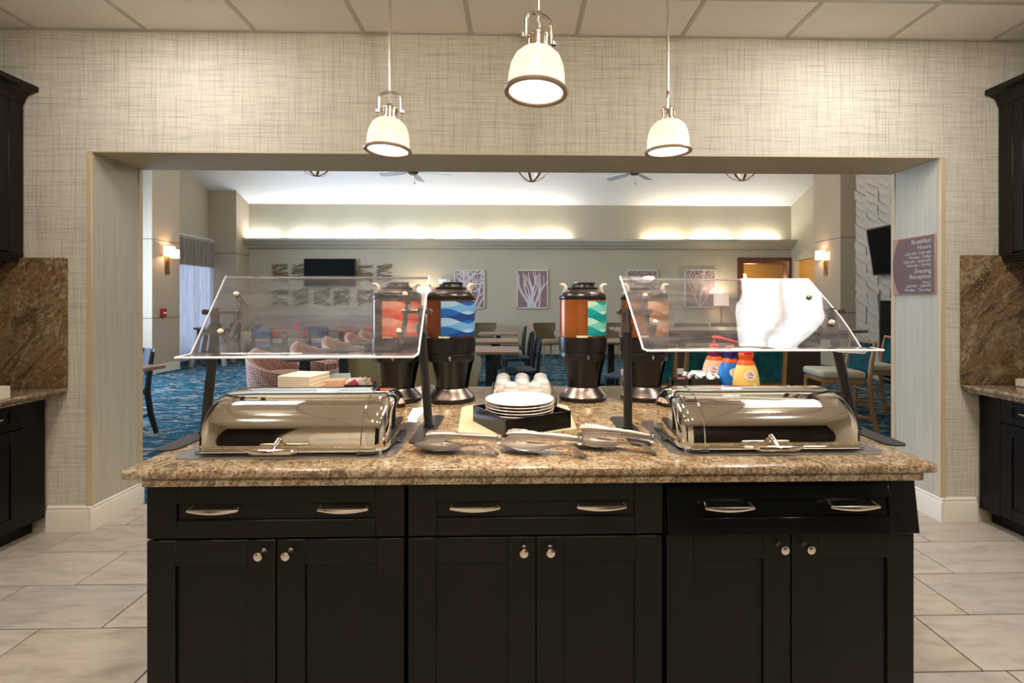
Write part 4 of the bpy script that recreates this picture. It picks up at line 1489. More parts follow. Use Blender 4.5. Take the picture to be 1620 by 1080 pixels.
def upper_cab(sgn, xf, wall_x, z0, z1, zc, label):
    rz = R(90) if sgn > 0 else R(-90)
    ya, yb = 2.962, 1.55
    wd = ya - yb
    t = thing('wall_cabinet', label, 'cabinet', (xf, yb if sgn > 0 else ya, 0), rz, 'wall cabinets')
    dep = abs(wall_x - xf) - .004
    obj('body', bx(nb(), 0, wd, .02, dep, z0, z1, .002, 1), 'upper_cab', t)
    fill = .085
    a = wd - fill if sgn > 0 else 0
    obj('end_stile', bx(nb(), a, a + fill, 0, .02, z0, z1, .002, 1), 'upper_cab', t)
    x0 = 0 if sgn > 0 else fill
    ww = (wd - fill) / 3
    for k in range(3):
        bm = nb()
        shaker(bm, ww - .004, z1 - z0 - .02, .06, .02, .008)
        bmesh.ops.transform(bm, matrix=Matrix.Translation((x0 + k * ww + .002, 0, z0 + .01)), verts=bm.verts)
        d = obj('door', bm, 'upper_cab', t)
        obj('panel', bx(nb(), x0 + k * ww + .06, x0 + (k + 1) * ww - .06, .009, .016, z0 + .065, z1 - .065), 'upper_cab', d)
    # crown: cove profile running along the front
    pts = [(.02, z1 - .015), (-.004, z1 - .012), (-.010, z1)]
    for k in range(7):
        q = k / 6
        a_ = R(90 * q)
        pts.append((-.010 - .075 * (1 - math.cos(a_)), z1 + .062 * math.sin(a_)))
    pts += [(-.090, z1 + .065), (-.090, zc), (.02, zc)]
    obj('crown_moulding', prism(nb(), pts, 'x', 0, wd), 'upper_cab', t)
    bm = nb()
    bx(bm, 0, wd, -.004, .03, z0 - .016, z0, .003, 1)
    bx(bm, 0, wd, .002, .03, z0 - .032, z0 - .016, .005, 2)
    bx(bm, 0, wd, .008, .03, z0 - .052, z0 - .032, .004, 2)
    obj('light_rail', bm, 'upper_cab', t)
upper_cab(1, -3.0, KL, 1.695, 2.62, 2.712, 'dark wall cabinet with crown moulding on the left')
upper_cab(-1, 3.09, KR, 1.705, 2.66, 2.752, 'dark wall cabinet with crown moulding on the right')

# things on the right counter
t = thing('cup_organizer', 'pale tan organizer block at the far right counter', 'organizer', (3.20, 2.80, .878), 0)
bm = nb()
bx(bm, -.07, .20, -.09, .10, 0, .045, .003, 1)
obj('block', bm, 'cap', t)
obj('slot', bx(nb(), -.0715, -.069, -.045, .015, .014, .030), 'gloss_black', t)
tag(obj('paper_cup', lathe(nb(), [(0, 0), (.034, 0), (.042, .11), (.044, .112), (.041, .112), (0, .02)], 24), 'upper_cab', None, (3.262, 2.80, .923)), 'dark paper cup standing on the tan organizer', 'cup')
tag(obj('tea_box', bx(nb(), -.06, .06, -.04, .04, 0, .07, .004, 1), 'cap', None, (-2.80, 2.60, .878)), 'pale box at the edge of the left counter', 'box')

# sign on the right reveal
t = thing('hours_sign', 'mauve Breakfast Hours and Evening Reception sign on the right reveal', 'sign', (2.7175, 3.17, 1.648))
bm = nb()
bx(bm, -.009, 0, -.171, .171, -.197, .197, .002, 1)
obj('board', bm, 'copper', t)
bm = nb()
pts = []
for k in range(13):
    q = -1 + 2 * k / 12
    pts.append((.146 - .022 * (1 - q * q) * -1 - .03 * q * q, .190 * q))
prism(bm, [(-.165, -.190)] + pts + [(-.165, .190)], 'x', -.0112, -.009)
obj('face', bm, 'signm', t)
lines = [('Breakfast', .041, .146), ('Hours', .041, .107), ('6:30 AM - 9:30 AM', .0265, .072), ('Monday - Friday', .0265, .047), ('7:00 AM - 10:00 AM', .0265, .018), ('Saturday - Sunday', .0265, -.006),
         ('Evening', .041, -.052), ('Reception', .041, -.089), ('Hours:', .0235, -.122), ('5:00 PM - 7:00 PM', .0265, -.148), ('Monday - Thursday', .0265, -.173)]
for body, size, zc in lines:
    me = text_mesh(body, size, 'RIGHT', .0003)
    me.materials.append(M['ink'])
    obj('lettering', me, None, t, (-.0118, -.145, zc), (R(90), 0, R(-90)))

# ------------------------------------------------------------------ LOUNGE SHELL
FY = 12.72
LL, LR = -7.75, 7.50
struct('floor_lounge', bx(nb(), LL - .2, LR + 2.0, 3.40, 15.6, -.06, -.004), 'carpet')
# far wall with doorway
DX0, DX1, DZ = 6.16, 7.39, 2.46
struct('wall_far', bx(nb(), LL - .1, DX0, FY, FY + .15, 0, 4.3), 'sage')
struct('wall_far_over_door', bx(nb(), DX0, DX1, FY, FY + .15, DZ, 4.3), 'sage')
struct('wall_far_right', bx(nb(), DX1, LR + .1, FY, FY + .15, 0, 4.3), 'sage')
bm = nb()
bx(bm, LL, DX0 - .14, FY - .016, FY, 0, .16, .004, 1)
struct('baseboard_far', bm, 'cornice')
# cornice
pts = [(FY, 2.84), (FY - .10, 2.84), (FY - .11, 2.87), (FY - .15, 2.885), (FY - .21, 2.93), (FY - .25, 2.985), (FY - .27, 3.0), (FY - .30, 3.005), (FY - .30, 3.065), (FY - .27, 3.065), (FY - .27, 3.03), (FY, 3.03)]
struct('trim_cornice', prism(nb(), pts, 'x', -7.22, 7.78), 'cornice')
# vaulted ceiling: rises from the far wall to a ridge, falls towards the pass-through
rid = 7.6
zr_ = 3.955 + .385 * (FY - rid)
bm = nb()
prism(bm, [(FY + .15, 3.955), (rid, zr_), (3.0, 4.05), (3.0, 4.25), (rid, zr_ + .2), (FY + .15, 4.2)], 'x', LL - .3, LR + 2.2)
struct('ceiling_lounge', bm, 'vault')
struct('wall_lounge_front', bx(nb(), LL - .2, LR + 2.0, 3.30, 3.359, CZ + .2, 4.3), 'sage')
struct('wall_lounge_front_left', bx(nb(), LL - .2, KL - .1, 3.30, 3.36, 0, CZ + .21), 'sage')
struct('wall_lounge_front_right', bx(nb(), KR + .1, LR + 2.0, 3.30, 3.36, 0, CZ + .21), 'sage')
# left: window wall with two windows, columns in front of it
bm = nb()
def wall_x_open(bm, x0, x1, y0, y1, z0, z1, ops):
    ops = sorted(ops)
    y = y0
    for (a, b, c, d) in ops:
        bx(bm, x0, x1, y, a, z0, z1)
        if c > z0:
            bx(bm, x0, x1, a, b, z0, c)
        bx(bm, x0, x1, a, b, d, z1)
        y = b
    bx(bm, x0, x1, y, y1, z0, z1)
wall_x_open(bm, LL - .15, LL, 3.3, FY + .15, 0, 6.2, [(4.4, 8.8, .5, 3.1), (10.95, 12.35, .15, 2.9)])
struct('wall_lounge_left', bm, 'sage')
for n, (a, b, c, d) in enumerate([(4.4, 8.8, .5, 3.1), (10.95, 12.35, .15, 2.9)], 1):
    bm = nb()
    k = 4 if n == 1 else 2
    for i in range(k + 1):
        y = a + (b - a) * i / k
        bx(bm, LL - .1, LL - .04, y - .03, y + .03, c, d)
    for z in (c, d):
        bx(bm, LL - .1, LL - .04, a, b, z - .03, z + .03)
    struct('window_%d' % n, bm, 'white_paint')
CX = -7.05
def column(name, x0, x1, y0, y1, ztop):
    c = struct(name, bx(nb(), x0, x1, y0, y1, 0, ztop), 'col_paint')
    return c
c1 = column('wall_column_left', LL, CX, 9.37, 10.12, 5.1)
c2 = column('wall_column_corner', LL, CX, 12.15, FY + .05, 4.25)
for c, x0, x1, y0, y1, zs in ((c1, LL, CX, 9.37, 10.12, (1.09, 2.63)), (c2, LL, CX, 12.15, FY, (2.63,))):
    for z in zs:
        bm = nb()
        bx(bm, x0, x1 + .0015, y0 - .0015, y1, z - .007, z + .007)
        obj('joint', bm, 'groove', c)
bm = nb()
bx(bm, CX, CX + .02, 9.35, 10.12, 0, .17, .004, 1)
bx(bm, LL, CX + .02, 9.35, 9.37, 0, .17, .004, 1)
struct('baseboard_column', bm, 'trim_paint')
# right: wall with warm corridor opening, column, chiselled stone chimney
bm = nb()
wall_x_open(bm, LR, LR + .15, 3.3, FY + .15, 0, 6.2, [(10.6, 12.60, 0, 2.52)])
struct('wall_lounge_right', bm, 'sage')
struct('wall_corridor', bx(nb(), LR + .15, LR + 1.9, FY, FY + .15, 0, 3.2), 'ochre')
struct('wall_corridor_side', bx(nb(), LR + 1.8, LR + 1.9, 9.5, FY, 0, 3.2), 'ochre')
struct('ceiling_corridor', bx(nb(), LR + .15, LR + 1.9, 9.5, FY, 2.75, 2.85), 'vault')
light('corridor_lamp', 'POINT', (8.3, 11.6, 2.5), 26, (1.0, 0.72, 0.42), radius=.1)
c3 = struct('wall_column_right', bx(nb(), 6.93, LR, 9.95, 10.85, 0, 5.2), 'col_paint')
for z in (1.18, 2.78):
    obj('joint', bx(nb(), 6.9285, LR, 9.9485, 10.852, z - .007, z + .007), 'groove', c3)
st = struct('wall_stone', bx(nb(), 6.56, LR, 5.3, 8.93, 0, 5.6), 'stone')
# chiselled slanting blocks
random.seed(11)
sm_cache = []
for k in range(8):
    bm = nb()
    h, l = .158, .285
    sh = .17
    j = [random.uniform(.004, .060) for _ in range(4)]
    fpts = [(-l / 2, -h / 2 - sh / 2), (l / 2, -h / 2 + sh / 2), (l / 2, h / 2 + sh / 2), (-l / 2, h / 2 - sh / 2)]
    front = [bm.verts.new((-.045 - jj * .8, p[0] * .985, p[1] * .975)) for p, jj in zip(fpts, j)]
    back = [bm.verts.new((0, p[0] * .985, p[1] * .975)) for p in fpts]
    mid = bm.verts.new((-.06 - random.uniform(0, .02), random.uniform(-.03, .03), random.uniform(-.02, .02)))
    for i in range(4):
        bm.faces.new((front[i], front[(i + 1) % 4], mid))
        bm.faces.new((front[(i + 1) % 4], front[i], back[i], back[(i + 1) % 4]))
    bmesh.ops.recalc_face_normals(bm, faces=bm.faces)
    me = mesh_of('stone', bm, 20)
    me.materials.append(M['stone'])
    sm_cache.append(me)
ncol = 8
for c in range(ncol):
    y = 8.93 - .1425 - c * .285
    for r_ in range(0, 31):
        z = .05 + r_ * .158 + (.079 if c % 2 else 0)
        if 7.0 < y < 8.40 and z < 1.52:
            continue
        s = obj('stone', random.choice(sm_cache), None, st, (6.56, y, z), (0, 0, 0) if c % 2 else (R(180), 0, 0))
        s.rotation_euler = (0, 0, 0)
        s.scale = (random.uniform(.45, .75), 1, 1)

# curtain with rod, rings and pleats
t = thing('curtain', 'sheer grey-white curtain with pleated taupe heading at the window', 'curtain', (-7.66, 11.65, 0))
y0, y1 = -.86, .88
def pleat(q, amp):
    return amp * (math.sin(q * 2 * PI * 13) + .35 * math.sin(q * 2 * PI * 5 + 1))
bm = nb()
surf(bm, lambda u, v: (pleat(u, .045), y0 + (y1 - y0) * u, .04 + 2.30 * v), 150, 6)
obj('sheer_panel', bm, 'sheer', t, sharp=180)
bm = nb()
surf(bm, lambda u, v: (pleat(u, .05 - .012 * v) + .02, y0 + (y1 - y0) * u, 2.27 + .62 * v), 150, 4)
obj('heading', bm, 'drape', t, sharp=180)
tag(obj('curtain_rod', tube(tube(nb(), [(-7.62, 10.7, 2.955), (-7.62, 12.62, 2.955)], .022, 12), [(-7.62, 12.62, 2.955), (-7.62, 12.70, 2.955)], [.034, .02], 12), 'frame_w'), 'pale curtain rod above the sheer curtain', 'curtain rod')
bm = nb()
for k in range(14):
    y = y0 + .05 + (y1 - y0 - .1) * k / 13
    lp = [(.04 + .034 * math.cos(a), y, 2.94 + .034 * math.sin(a)) for a in [2 * PI * i / 12 for i in range(13)]]
    tube(bm, lp, .005, 6)
obj('ring', bm, 'frame_w', t)

# alcove behind the far doorway
struct('wall_alcove_back', bx(nb(), 5.2, 9.4, 15.2, 15.3, 0, 3.2), 'ochre')
struct('wall_alcove_left', bx(nb(), 5.2, 5.3, FY + .15, 15.2, 0, 3.2), 'ochre')
struct('ceiling_alcove', bx(nb(), 5.2, 9.4, FY + .15, 15.3, 2.62, 2.7), 'cherry')
bm = nb()
bx(bm, DX0 - .14, DX0 + .01, FY - .03, FY + .17, 0, DZ + .15, .004, 1)
bx(bm, DX1 - .01, DX1 + .22, FY - .03, FY + .17, 0, DZ + .15, .004, 1)
bx(bm, DX0 + .01, DX1 - .01, FY - .03, FY + .17, DZ - .01, DZ + .15, .004, 1)
d1 = struct('door_1', bm, 'cherry')
t = thing('doorway_pendant', 'small lit pendant hanging inside the cherry doorway', 'pendant lamp', (6.62, 13.6, 2.02))
obj('shade', lathe(nb(), [(.10, 0), (.105, .01), (.075, .19), (.055, .21), (0, .215)], 24), 'shade_lit', t)
obj('cord', tube(nb(), [(0, 0, .21), (0, 0, .60)], .006, 8), 'darkleg', t)
light('doorway_glow', 'POINT', (6.9, 13.9, 1.9), 70, (1.0, 0.74, 0.42), radius=.12)

# ------------------------------------------------------------------ THINGS ON THE LOUNGE WALLS
t = thing('television', 'flat black television on the far wall among driftwood panels', 'television', (-4.88, FY - .08, 2.18))
obj('casing', bx(nb(), -.67, .67, -.07, 0, -.365, .365, .006, 1), 'bezel', t)
obj('screen', bx(nb(), -.655, .655, -.072, -.068, -.345, .352), 'screen', t)
obj('bracket', bx(nb(), -.2, .2, 0, .075, -.15, .15), 'bezel', t)

t = thing('wall_television', 'black television tilted down on the stone chimney', 'television', (6.40, 7.85, 2.30))
Mt = Matrix.Rotation(R(-9), 4, 'Y')
bm = bx(nb(), -.06, 0, -.62, .50, -.42, .42, .01, 2)
bmesh.ops.transform(bm, matrix=Mt, verts=bm.verts)
obj('casing', bm, 'bezel', t)
bm = bx(nb(), -.063, -.058, -.60, .47, -.39, .39)
bmesh.ops.transform(bm, matrix=Mt, verts=bm.verts)
obj('screen', bm, 'screen', t)
obj('wall_bracket', bx(nb(), 0, .10, -.15, .15, -.12, .12, .005, 1), 'bezel', t)
t = thing('fire_screen', 'black panelled insert low on the stone chimney', 'insert', (6.46, 7.65, .62))
bm = nb()
bx(bm, -.02, .095, -.60, .58, -.60, .81, .004, 1)
obj('surround', bm, 'gloss_black', t)
bm = nb()
for a in ((-.52, -.02), (.02, .50)):
    bx(bm, -.032, -.02, a[0], a[1], -.5, .72, .01, 1)
obj('panel', bm, 'cabinet', t)

# driftwood panels
def drift(x, z, label, seed):
    rnd = random.Random(seed)
    bm = nb()
    s = .20
    for k in range(13):
        z0 = -s + 2 * s * (k + .5) / 13
        z1 = z0 + rnd.uniform(-.22, .22)
        z1 = max(-s, min(s, z1))
        pts = []
        ph, am = rnd.uniform(0, 6), rnd.uniform(.015, .04)
        for i in range(9):
            q = i / 8
            pts.append((-s + 2 * s * q + rnd.uniform(-.01, .01), -.02 - .02 * math.sin(q * 6 + ph), z0 + (z1 - z0) * q + am * math.sin(q * 7 + ph)))
        tube(bm, pts, [.009 + .006 * rnd.random() for _ in pts], 6)
    tag(obj('driftwood_panel', bm, 'driftwood', None, (x, FY - .015, z)), label, 'wall art', 'driftwood wall panels')
ords = ['leftmost', 'second', 'third', 'fourth', 'fifth', 'sixth']
upx = [-6.22, -5.70, -3.99, -3.48]
for k, x in enumerate(upx):
    drift(x, 2.19, ['upper-row driftwood panel farthest left of the television', 'upper-row driftwood panel touching the left side of the television', 'upper-row driftwood panel touching the right side of the television', 'upper-row driftwood panel farthest right of the television'][k], k + 1)
for k, x in enumerate([-6.22, -5.68, -5.13, -4.61, -3.99, -3.48]):
    drift(x, 1.535, f'{ords[k] if k == 0 else ords[k] + " from the left"} driftwood panel in the lower row under the television', k + 20)

# coral pictures
def coral_picture(x0, x1, z0, z1, kind, seed, label):
    t = thing('coral_picture', label, 'picture', ((x0 + x1) / 2, FY, (z0 + z1) / 2), 0, 'framed coral prints')
    w_, h_ = (x1 - x0) / 2, (z1 - z0) / 2
    obj('canvas', bx(nb(), -w_ + .02, w_ - .02, -.035, -.004, -h_ + .02, h_ - .02), 'mauve', t)
    bm = nb()
    for a in ((-w_, w_, -h_, -h_ + .025), (-w_, w_, h_ - .025, h_), (-w_, -w_ + .025, -h_, h_), (w_ - .025, w_, -h_, h_)):
        bx(bm, a[0], a[1], -.05, -.002, a[2], a[3], .002, 1)
    obj('frame', bm, 'frame_w', t)
    rnd = random.Random(seed)
    bm = nb()
    wi, hi = w_ - .03, h_ - .03
    lay = [0]
    def ribbon(pts, ws):
        prev = None
        lay[0] += 1
        yy = -.0385 - .004 * (lay[0] % 97) / 97 - .00002 * (lay[0] // 97)
        for i, p in enumerate(pts):
            d = Vector(pts[min(i + 1, len(pts) - 1)]) - Vector(pts[max(0, i - 1)])
            if d.length < 1e-6:
                continue
            d.normalize()
            n = Vector((-d.y, d.x))
            a = Vector(p) + n * ws[i]
            b = Vector(p) - n * ws[i]
            cl = lambda q: (max(-wi, min(wi, q.x)), yy, max(-hi, min(hi, q.y)))
            A, B = bm.verts.new(cl(a)), bm.verts.new(cl(b))
            if prev:
                bm.faces.new((prev[0], prev[1], B, A))
            prev = (A, B)
    def branch(p, ang, ln, w0, depth):
        pts = [tuple(p)]
        a = ang
        n = 7
        q = Vector(p)
        curl = rnd.uniform(-.16, .16)
        for i in range(n):
            a += curl + rnd.uniform(-.05, .05)
            q = q + Vector((math.cos(a), math.sin(a))) * ln / n
            pts.append((q.x, q.y))
            if depth > 0 and i in (1, 2, 4, 5):
                s = rnd.choice((-1, 1))
                branch(q, a + s * rnd.uniform(.5, .9), ln * rnd.uniform(.45, .62), w0 * .72, depth - 1)
        ribbon(pts, [w0 * (1 - .45 * i / n) for i in range(n + 1)])
    if kind == 'branch':
        for k in range(5):
            branch(Vector((-.14 + .09 * k, -hi)), R(90 + 26 - 13 * k + rnd.uniform(-8, 8)), 1.05, .021, 3)
    elif kind == 'kelp':
        for k in range(16):
            x = -wi + 2 * wi * (k + .5) / 16
            pts = []
            ph = rnd.uniform(0, 6)
            xe = x * 1.0 + rnd.uniform(-.1, .1)
            hh = hi * rnd.uniform(.7, 1.0)
            for i in range(15):
                q = i / 14
                pts.append((x * .35 * (1 - q) + xe * q + .05 * math.sin(q * 6 + ph), -hi + (hh + hi) * q))
            ribbon(pts, [.018 * (1.1 - .5 * i / 14) for i in range(15)])
    elif kind == 'lace':
        for i in range(13):
            for j in range(17):
                x = -wi + 2 * wi * (i + .5) / 13 + rnd.uniform(-.015, .015)
                z = -hi + 2 * hi * (j + .5) / 17 + rnd.uniform(-.015, .015)
                a = rnd.uniform(0, 6)
                ribbon([(x, z), (x + .03 * math.cos(a), z + .03 * math.sin(a)), (x + .055 * math.cos(a + .6), z + .055 * math.sin(a + .6))], [.008, .007, .004])
    else:
        for k in range(3):
            branch(Vector((.02 * k - .02, -hi)), R(90 + 30 - 30 * k), 1.0, .011, 3)
    obj('coral_motif', bm, 'coralw', t)
coral_picture(-1.62, -.81, 1.235, 2.262, 'branch', 3, 'branching coral print right of the blue-print urn')
coral_picture(.05, .88, 1.235, 2.263, 'kelp', 4, 'kelp-like coral print between the two middle urns')
coral_picture(2.995, 3.835, 1.235, 2.268, 'lace', 5, 'dotted coral print behind the caramel-print urn')
coral_picture(4.573, 5.417, 1.255, 2.285, 'fan', 9, 'fan coral print seen through the right guard')

# small white wall unit and lamps
t = thing('emergency_light', 'small white emergency light on the far wall above the blue-print urn', 'emergency light', (-1.89, FY, 1.96))
obj('box', bx(nb(), -.14, .10, -.09, 0, -.06, .06, .01, 2), 'white_paint', t)
obj('head', bx(nb(), .10, .17, -.08, 0, -.05, .05, .015, 2), 'frame_w', t)
def floor_lamp(x, y, label):
    t = thing('floor_lamp', label, 'lamp', (x, y, 0), 0, 'drum shade floor lamps')
    obj('base', lathe(nb(), [(0, 0), (.15, 0), (.15, .015), (.02, .03), (0, .03)], 24), 'darkleg', t)
    obj('pole', tube(nb(), [(0, 0, .02), (0, 0, 1.45)], .012, 10), 'darkleg', t)
    bm = nb()
    lathe(bm, [(.19, 1.31), (.19, 1.64)], 28)
    obj('shade', bm, 'shade_dim', t)
    light('floor_lamp_bulb', 'POINT', (x, y, 1.66), 16, WARM, radius=.06)
floor_lamp(-2.50, 12.42, 'floor lamp with a drum shade between the coral and blue urns')
floor_lamp(5.45, 12.42, 'floor lamp with a drum shade beside the fan coral print')

# sconces
def sconce(loc, rz, label):
    """local +x points out of the wall, y along it"""
    t = thing('wall_sconce', label, 'sconce', loc, rz, 'double-shade sconces')
    bm = nb()
    bx(bm, .0, .02, -.06, .06, -.36, -.02, .004, 1)
    obj('back_plate', bm, 'brass', t)
    bm = nb()
    for k, (a, b) in enumerate(((-.03, .03), (.02, -.05), (.05, .0))):
        tube(bm, [(.02, a, -.34), (.035, a * .3, -.22), (.04, b * .6, -.12), (.05, b, 0.0)], .007, 6)
    obj('stem', bm, 'brass', t)
    for nme, ya, yb, za, zb, xa in (('shade', -.17, .045, .0, .20, .035), ('shade', .03, .19, -.03, .15, .02)):
        bm = nb()
        pts = rounded_rect(xa, xa + .12, ya, yb, .03, 4)
        A = [bm.verts.new((p[0], p[1], za)) for p in pts]
        B = [bm.verts.new((p[0], p[1], zb)) for p in pts]
        for i in range(len(pts)):
            bm.faces.new((A[i], A[(i + 1) % len(pts)], B[(i + 1) % len(pts)], B[i]))
        obj(nme, bm, 'shade_lit', t)
    v = Matrix.Rotation(rz, 3, 'Z') @ Vector((.10, 0, .08))
    light('sconce_bulb', 'POINT', Vector(loc) + v, 7, (1.0, .70, .45), radius=.04)
sconce((CX, 9.76, 2.33), 0, 'lit sconce on the left column beside the curtain')
sconce((6.93, 10.42, 2.36), PI, 'lit sconce on the right column by the doorway')
t = thing('fire_alarm', 'red fire alarm pull box on the left column', 'fire alarm', (CX, 9.64, 1.19))
obj('box', bx(nb(), 0, .045, -.065, .065, -.085, .085, .006, 1), 'alarm', t)
obj('lever', bx(nb(), .045, .06, -.035, .035, -.02, .015, .003, 1), 'white_paint', t)

# ceiling fans and orb chandeliers
def fan(x, y, z, rz, label):
    t = thing('ceiling_fan', label, 'ceiling fan', (x, y, z), rz, 'ceiling fans')
    obj('motor', lathe(nb(), [(0, -.02), (.07, -.02), (.115, .03), (.12, .10), (.08, .16), (0, .17)], 28), 'darkleg', t)
    zc = 3.955 + .385 * (FY - y) if y > rid else 5.0
    obj('downrod', tube(nb(), [(0, 0, .16), (0, 0, zc - z)], .016, 10), 'darkleg', t)
    for k in range(5):
        bm = nb()
        Mx = Matrix.Rotation(k * 2 * PI / 5, 4, 'Z') @ Matrix.Rotation(R(12), 4, 'X')
        prism(bm, [(.16, -.05), (.30, -.075), (.68, -.085), (.72, -.05), (.72, .05), (.68, .085), (.30, .075), (.16, .05)], 'z', -.004, .004)
        bx(bm, .08, .20, -.02, .02, .004, .012)
        bmesh.ops.transform(bm, matrix=Matrix.Translation((0, 0, .03)) @ Mx, verts=bm.verts)
        obj('blade', bm, 'frame_w', t)
    obj('pull_chain', tube(tube(nb(), [(.03, 0, -.02), (.03, 0, -.17)], .003, 6), [(.03, 0, -.17), (.03, 0, -.20)], .012, 8), 'brass', t)
fan(-1.93, 9.0, 3.835, .3, 'ceiling fan between the left and middle orb chandeliers')
fan(2.28, 9.0, 3.855, .9, 'ceiling fan between the middle and right orb chandeliers')
def orb(x, y, z, label):
    r = .33
    t = thing('orb_chandelier', label, 'chandelier', (x, y, z), .35, 'wooden orb chandeliers')
    for k in range(4):
        bm = nb()
        a = k * PI / 4 + .2
        # flat hoop
        for i in range(40):
            pass
        def fn(u, v):
            th = 2 * PI * u
            p = Vector((r * math.cos(th), -.02 + .04 * v, r * math.sin(th)))
            return Matrix.Rotation(a, 3, 'Z') @ p
        surf(bm, fn, 40, 1, True)
        bmesh.ops.solidify(bm, geom=list(bm.faces), thickness=.010)
        bmesh.ops.recalc_face_normals(bm, faces=bm.faces)
        obj('hoop', bm, 'darkoak', t)
    bm = nb()
    surf(bm, lambda u, v: ((r - .004) * math.cos(2 * PI * u), (r - .004) * math.sin(2 * PI * u), -.02 + .04 * v), 40, 1, True)
    bmesh.ops.solidify(bm, geom=list(bm.faces), thickness=.010)
    obj('belt_hoop', bm, 'darkoak', t)
    zc = 3.955 + .385 * (FY - y)
    bm = nb()
    tube(bm, [(0, 0, -.10), (0, 0, zc - z)], .012, 8)
    lathe(bm, [(0, -.14), (.05, -.13), (.06, -.09), (0, -.08)], 16)
    obj('stem', bm, 'darkleg', t)
    for k in range(4):
        a = k * PI / 2
        bm = nb()
        tube(bm, [(0, 0, -.10), (.10 * math.cos(a), .10 * math.sin(a), -.11), (.13 * math.cos(a), .13 * math.sin(a), -.05)], .008, 6)
        c = obj('candle_arm', bm, 'darkleg', t)
        obj('bulb', lathe(nb(), [(0, -.05), (.012, -.05), (.012, .02), (.020, .04), (.014, .075), (0, .09)], 12, c=(.13 * math.cos(a), .13 * math.sin(a), 0)), 'bulb', c)
    light('orb_glow', 'POINT', (x, y, z), 122, (1.0, .96, .90), radius=.15)
orb(-3.32, 8.0, 3.835, 'wooden orb chandelier on the left')
orb(.285, 8.0, 3.765, 'wooden orb chandelier in the middle')
orb(3.88, 8.0, 3.80, 'wooden orb chandelier on the right')

# ------------------------------------------------------------------ LOUNGE FURNITURE
def dining_chair(name, label, loc, rz, fab, group='upholstered dining chairs', back_h=.90):
    """faces local +y"""
    t = thing(name, label, 'chair', loc, rz, group)
    obj('seat', bx(nb(), -.22, .22, -.21, .23, .43, .49, .025, 3), fab, t)
    bm = nb()
    surf(bm, lambda u, v: (-.21 + .42 * u, -.215 - .05 * (.0 + v) - .02 * math.sin(PI * u) - .012, .62 + (back_h - .62) * v), 10, 4)
    bmesh.ops.solidify(bm, geom=list(bm.faces), thickness=.04)
    bmesh.ops.recalc_face_normals(bm, faces=bm.faces)
    obj('backrest', bm, fab, t, sharp=60)
    for s in (-1, 1):
        bm = nb()
        tube(bm, [(s * .19, -.30, 0), (s * .195, -.245, .22), (s * .197, -.215, .45), (s * .197, -.232, .66), (s * .197, -.262, back_h - .03)], [.024, .029, .030, .027, .020], 8)
        obj('leg', bm, 'darkleg', t)
        bm = nb()
        tube(bm, [(s * .19, .205, 0), (s * .195, .20, .44)], [.021, .027], 8)
        obj('leg', bm, 'darkleg', t)
        obj('stretcher', tube(nb(), [(s * .192, -.26, .20), (s * .192, .20, .20)], .011, 8), 'darkleg', t)
    obj('stretcher', tube(nb(), [(-.19, -.25, .26), (.19, -.25, .26)], .011, 8), 'darkleg', t)
    return t

def cafe_table(label, loc, rz, sx, sy, h, top, round_=False, group='lounge tables'):
    t = thing('cafe_table', label, 'table', loc, rz, group)
    if round_:
        bm = lathe(nb(), [(0, h - .03), (sx * .9, h - .03), (sx, h - .012), (sx, h), (0, h)], 40)
    else:
        bm = bx(nb(), -sx, sx, -sy, sy, h - .035, h, .004, 1)
    obj('tabletop', bm, top, t)
    obj('column', bx(nb(), -.05, .05, -.05, .05, .03, h - .03), 'darkleg', t)
    bm = nb()
    bx(bm, -.28, .28, -.04, .04, 0, .03, .004, 1)
    bx(bm, -.04, .04, -.28, .28, 0, .03, .004, 1)
    obj('base', bm, 'darkleg', t)
    return t

# front left table and chair by the opening
dining_chair('dining_chair', 'dark slate chair behind the left wall edge of the opening', (-4.17, 5.02, 0), R(150), 'slatefab', back_h=.90)
cafe_table('wood-topped table cut by the left wall edge', (-4.05, 4.58, 0), R(-8), .42, .42, .76, 'tabletop')
# tables in the middle
for k, (yc, lab) in enumerate(((6.66, 'nearest walnut table of the centre row'), (8.26, 'second walnut table of the centre row'), (10.2, 'farthest walnut table of the centre row'))):
    cafe_table(lab, (-.36, yc, 0), 0, .415, .42, .745, 'tabletop', group='centre row tables')
dining_chair('dining_chair', 'navy chair at the nearest walnut table', (.06, 6.55, 0), R(97), 'bluefab')
dining_chair('dining_chair', 'navy chair at the second walnut table', (.03, 8.05, 0), R(95), 'bluefab')
dining_chair('dining_chair', 'navy chair at the farthest walnut table', (-.05, 9.9, 0), R(92), 'bluefab')
dining_chair('dining_chair', 'blue chair seen between the teal and caramel urns', (1.42, 6.0, 0), R(60), 'bluefab')
cafe_table('pale table glimpsed between the teal and caramel urns', (1.62, 8.0, 0), 0, .42, .42, .76, 'tabletop')

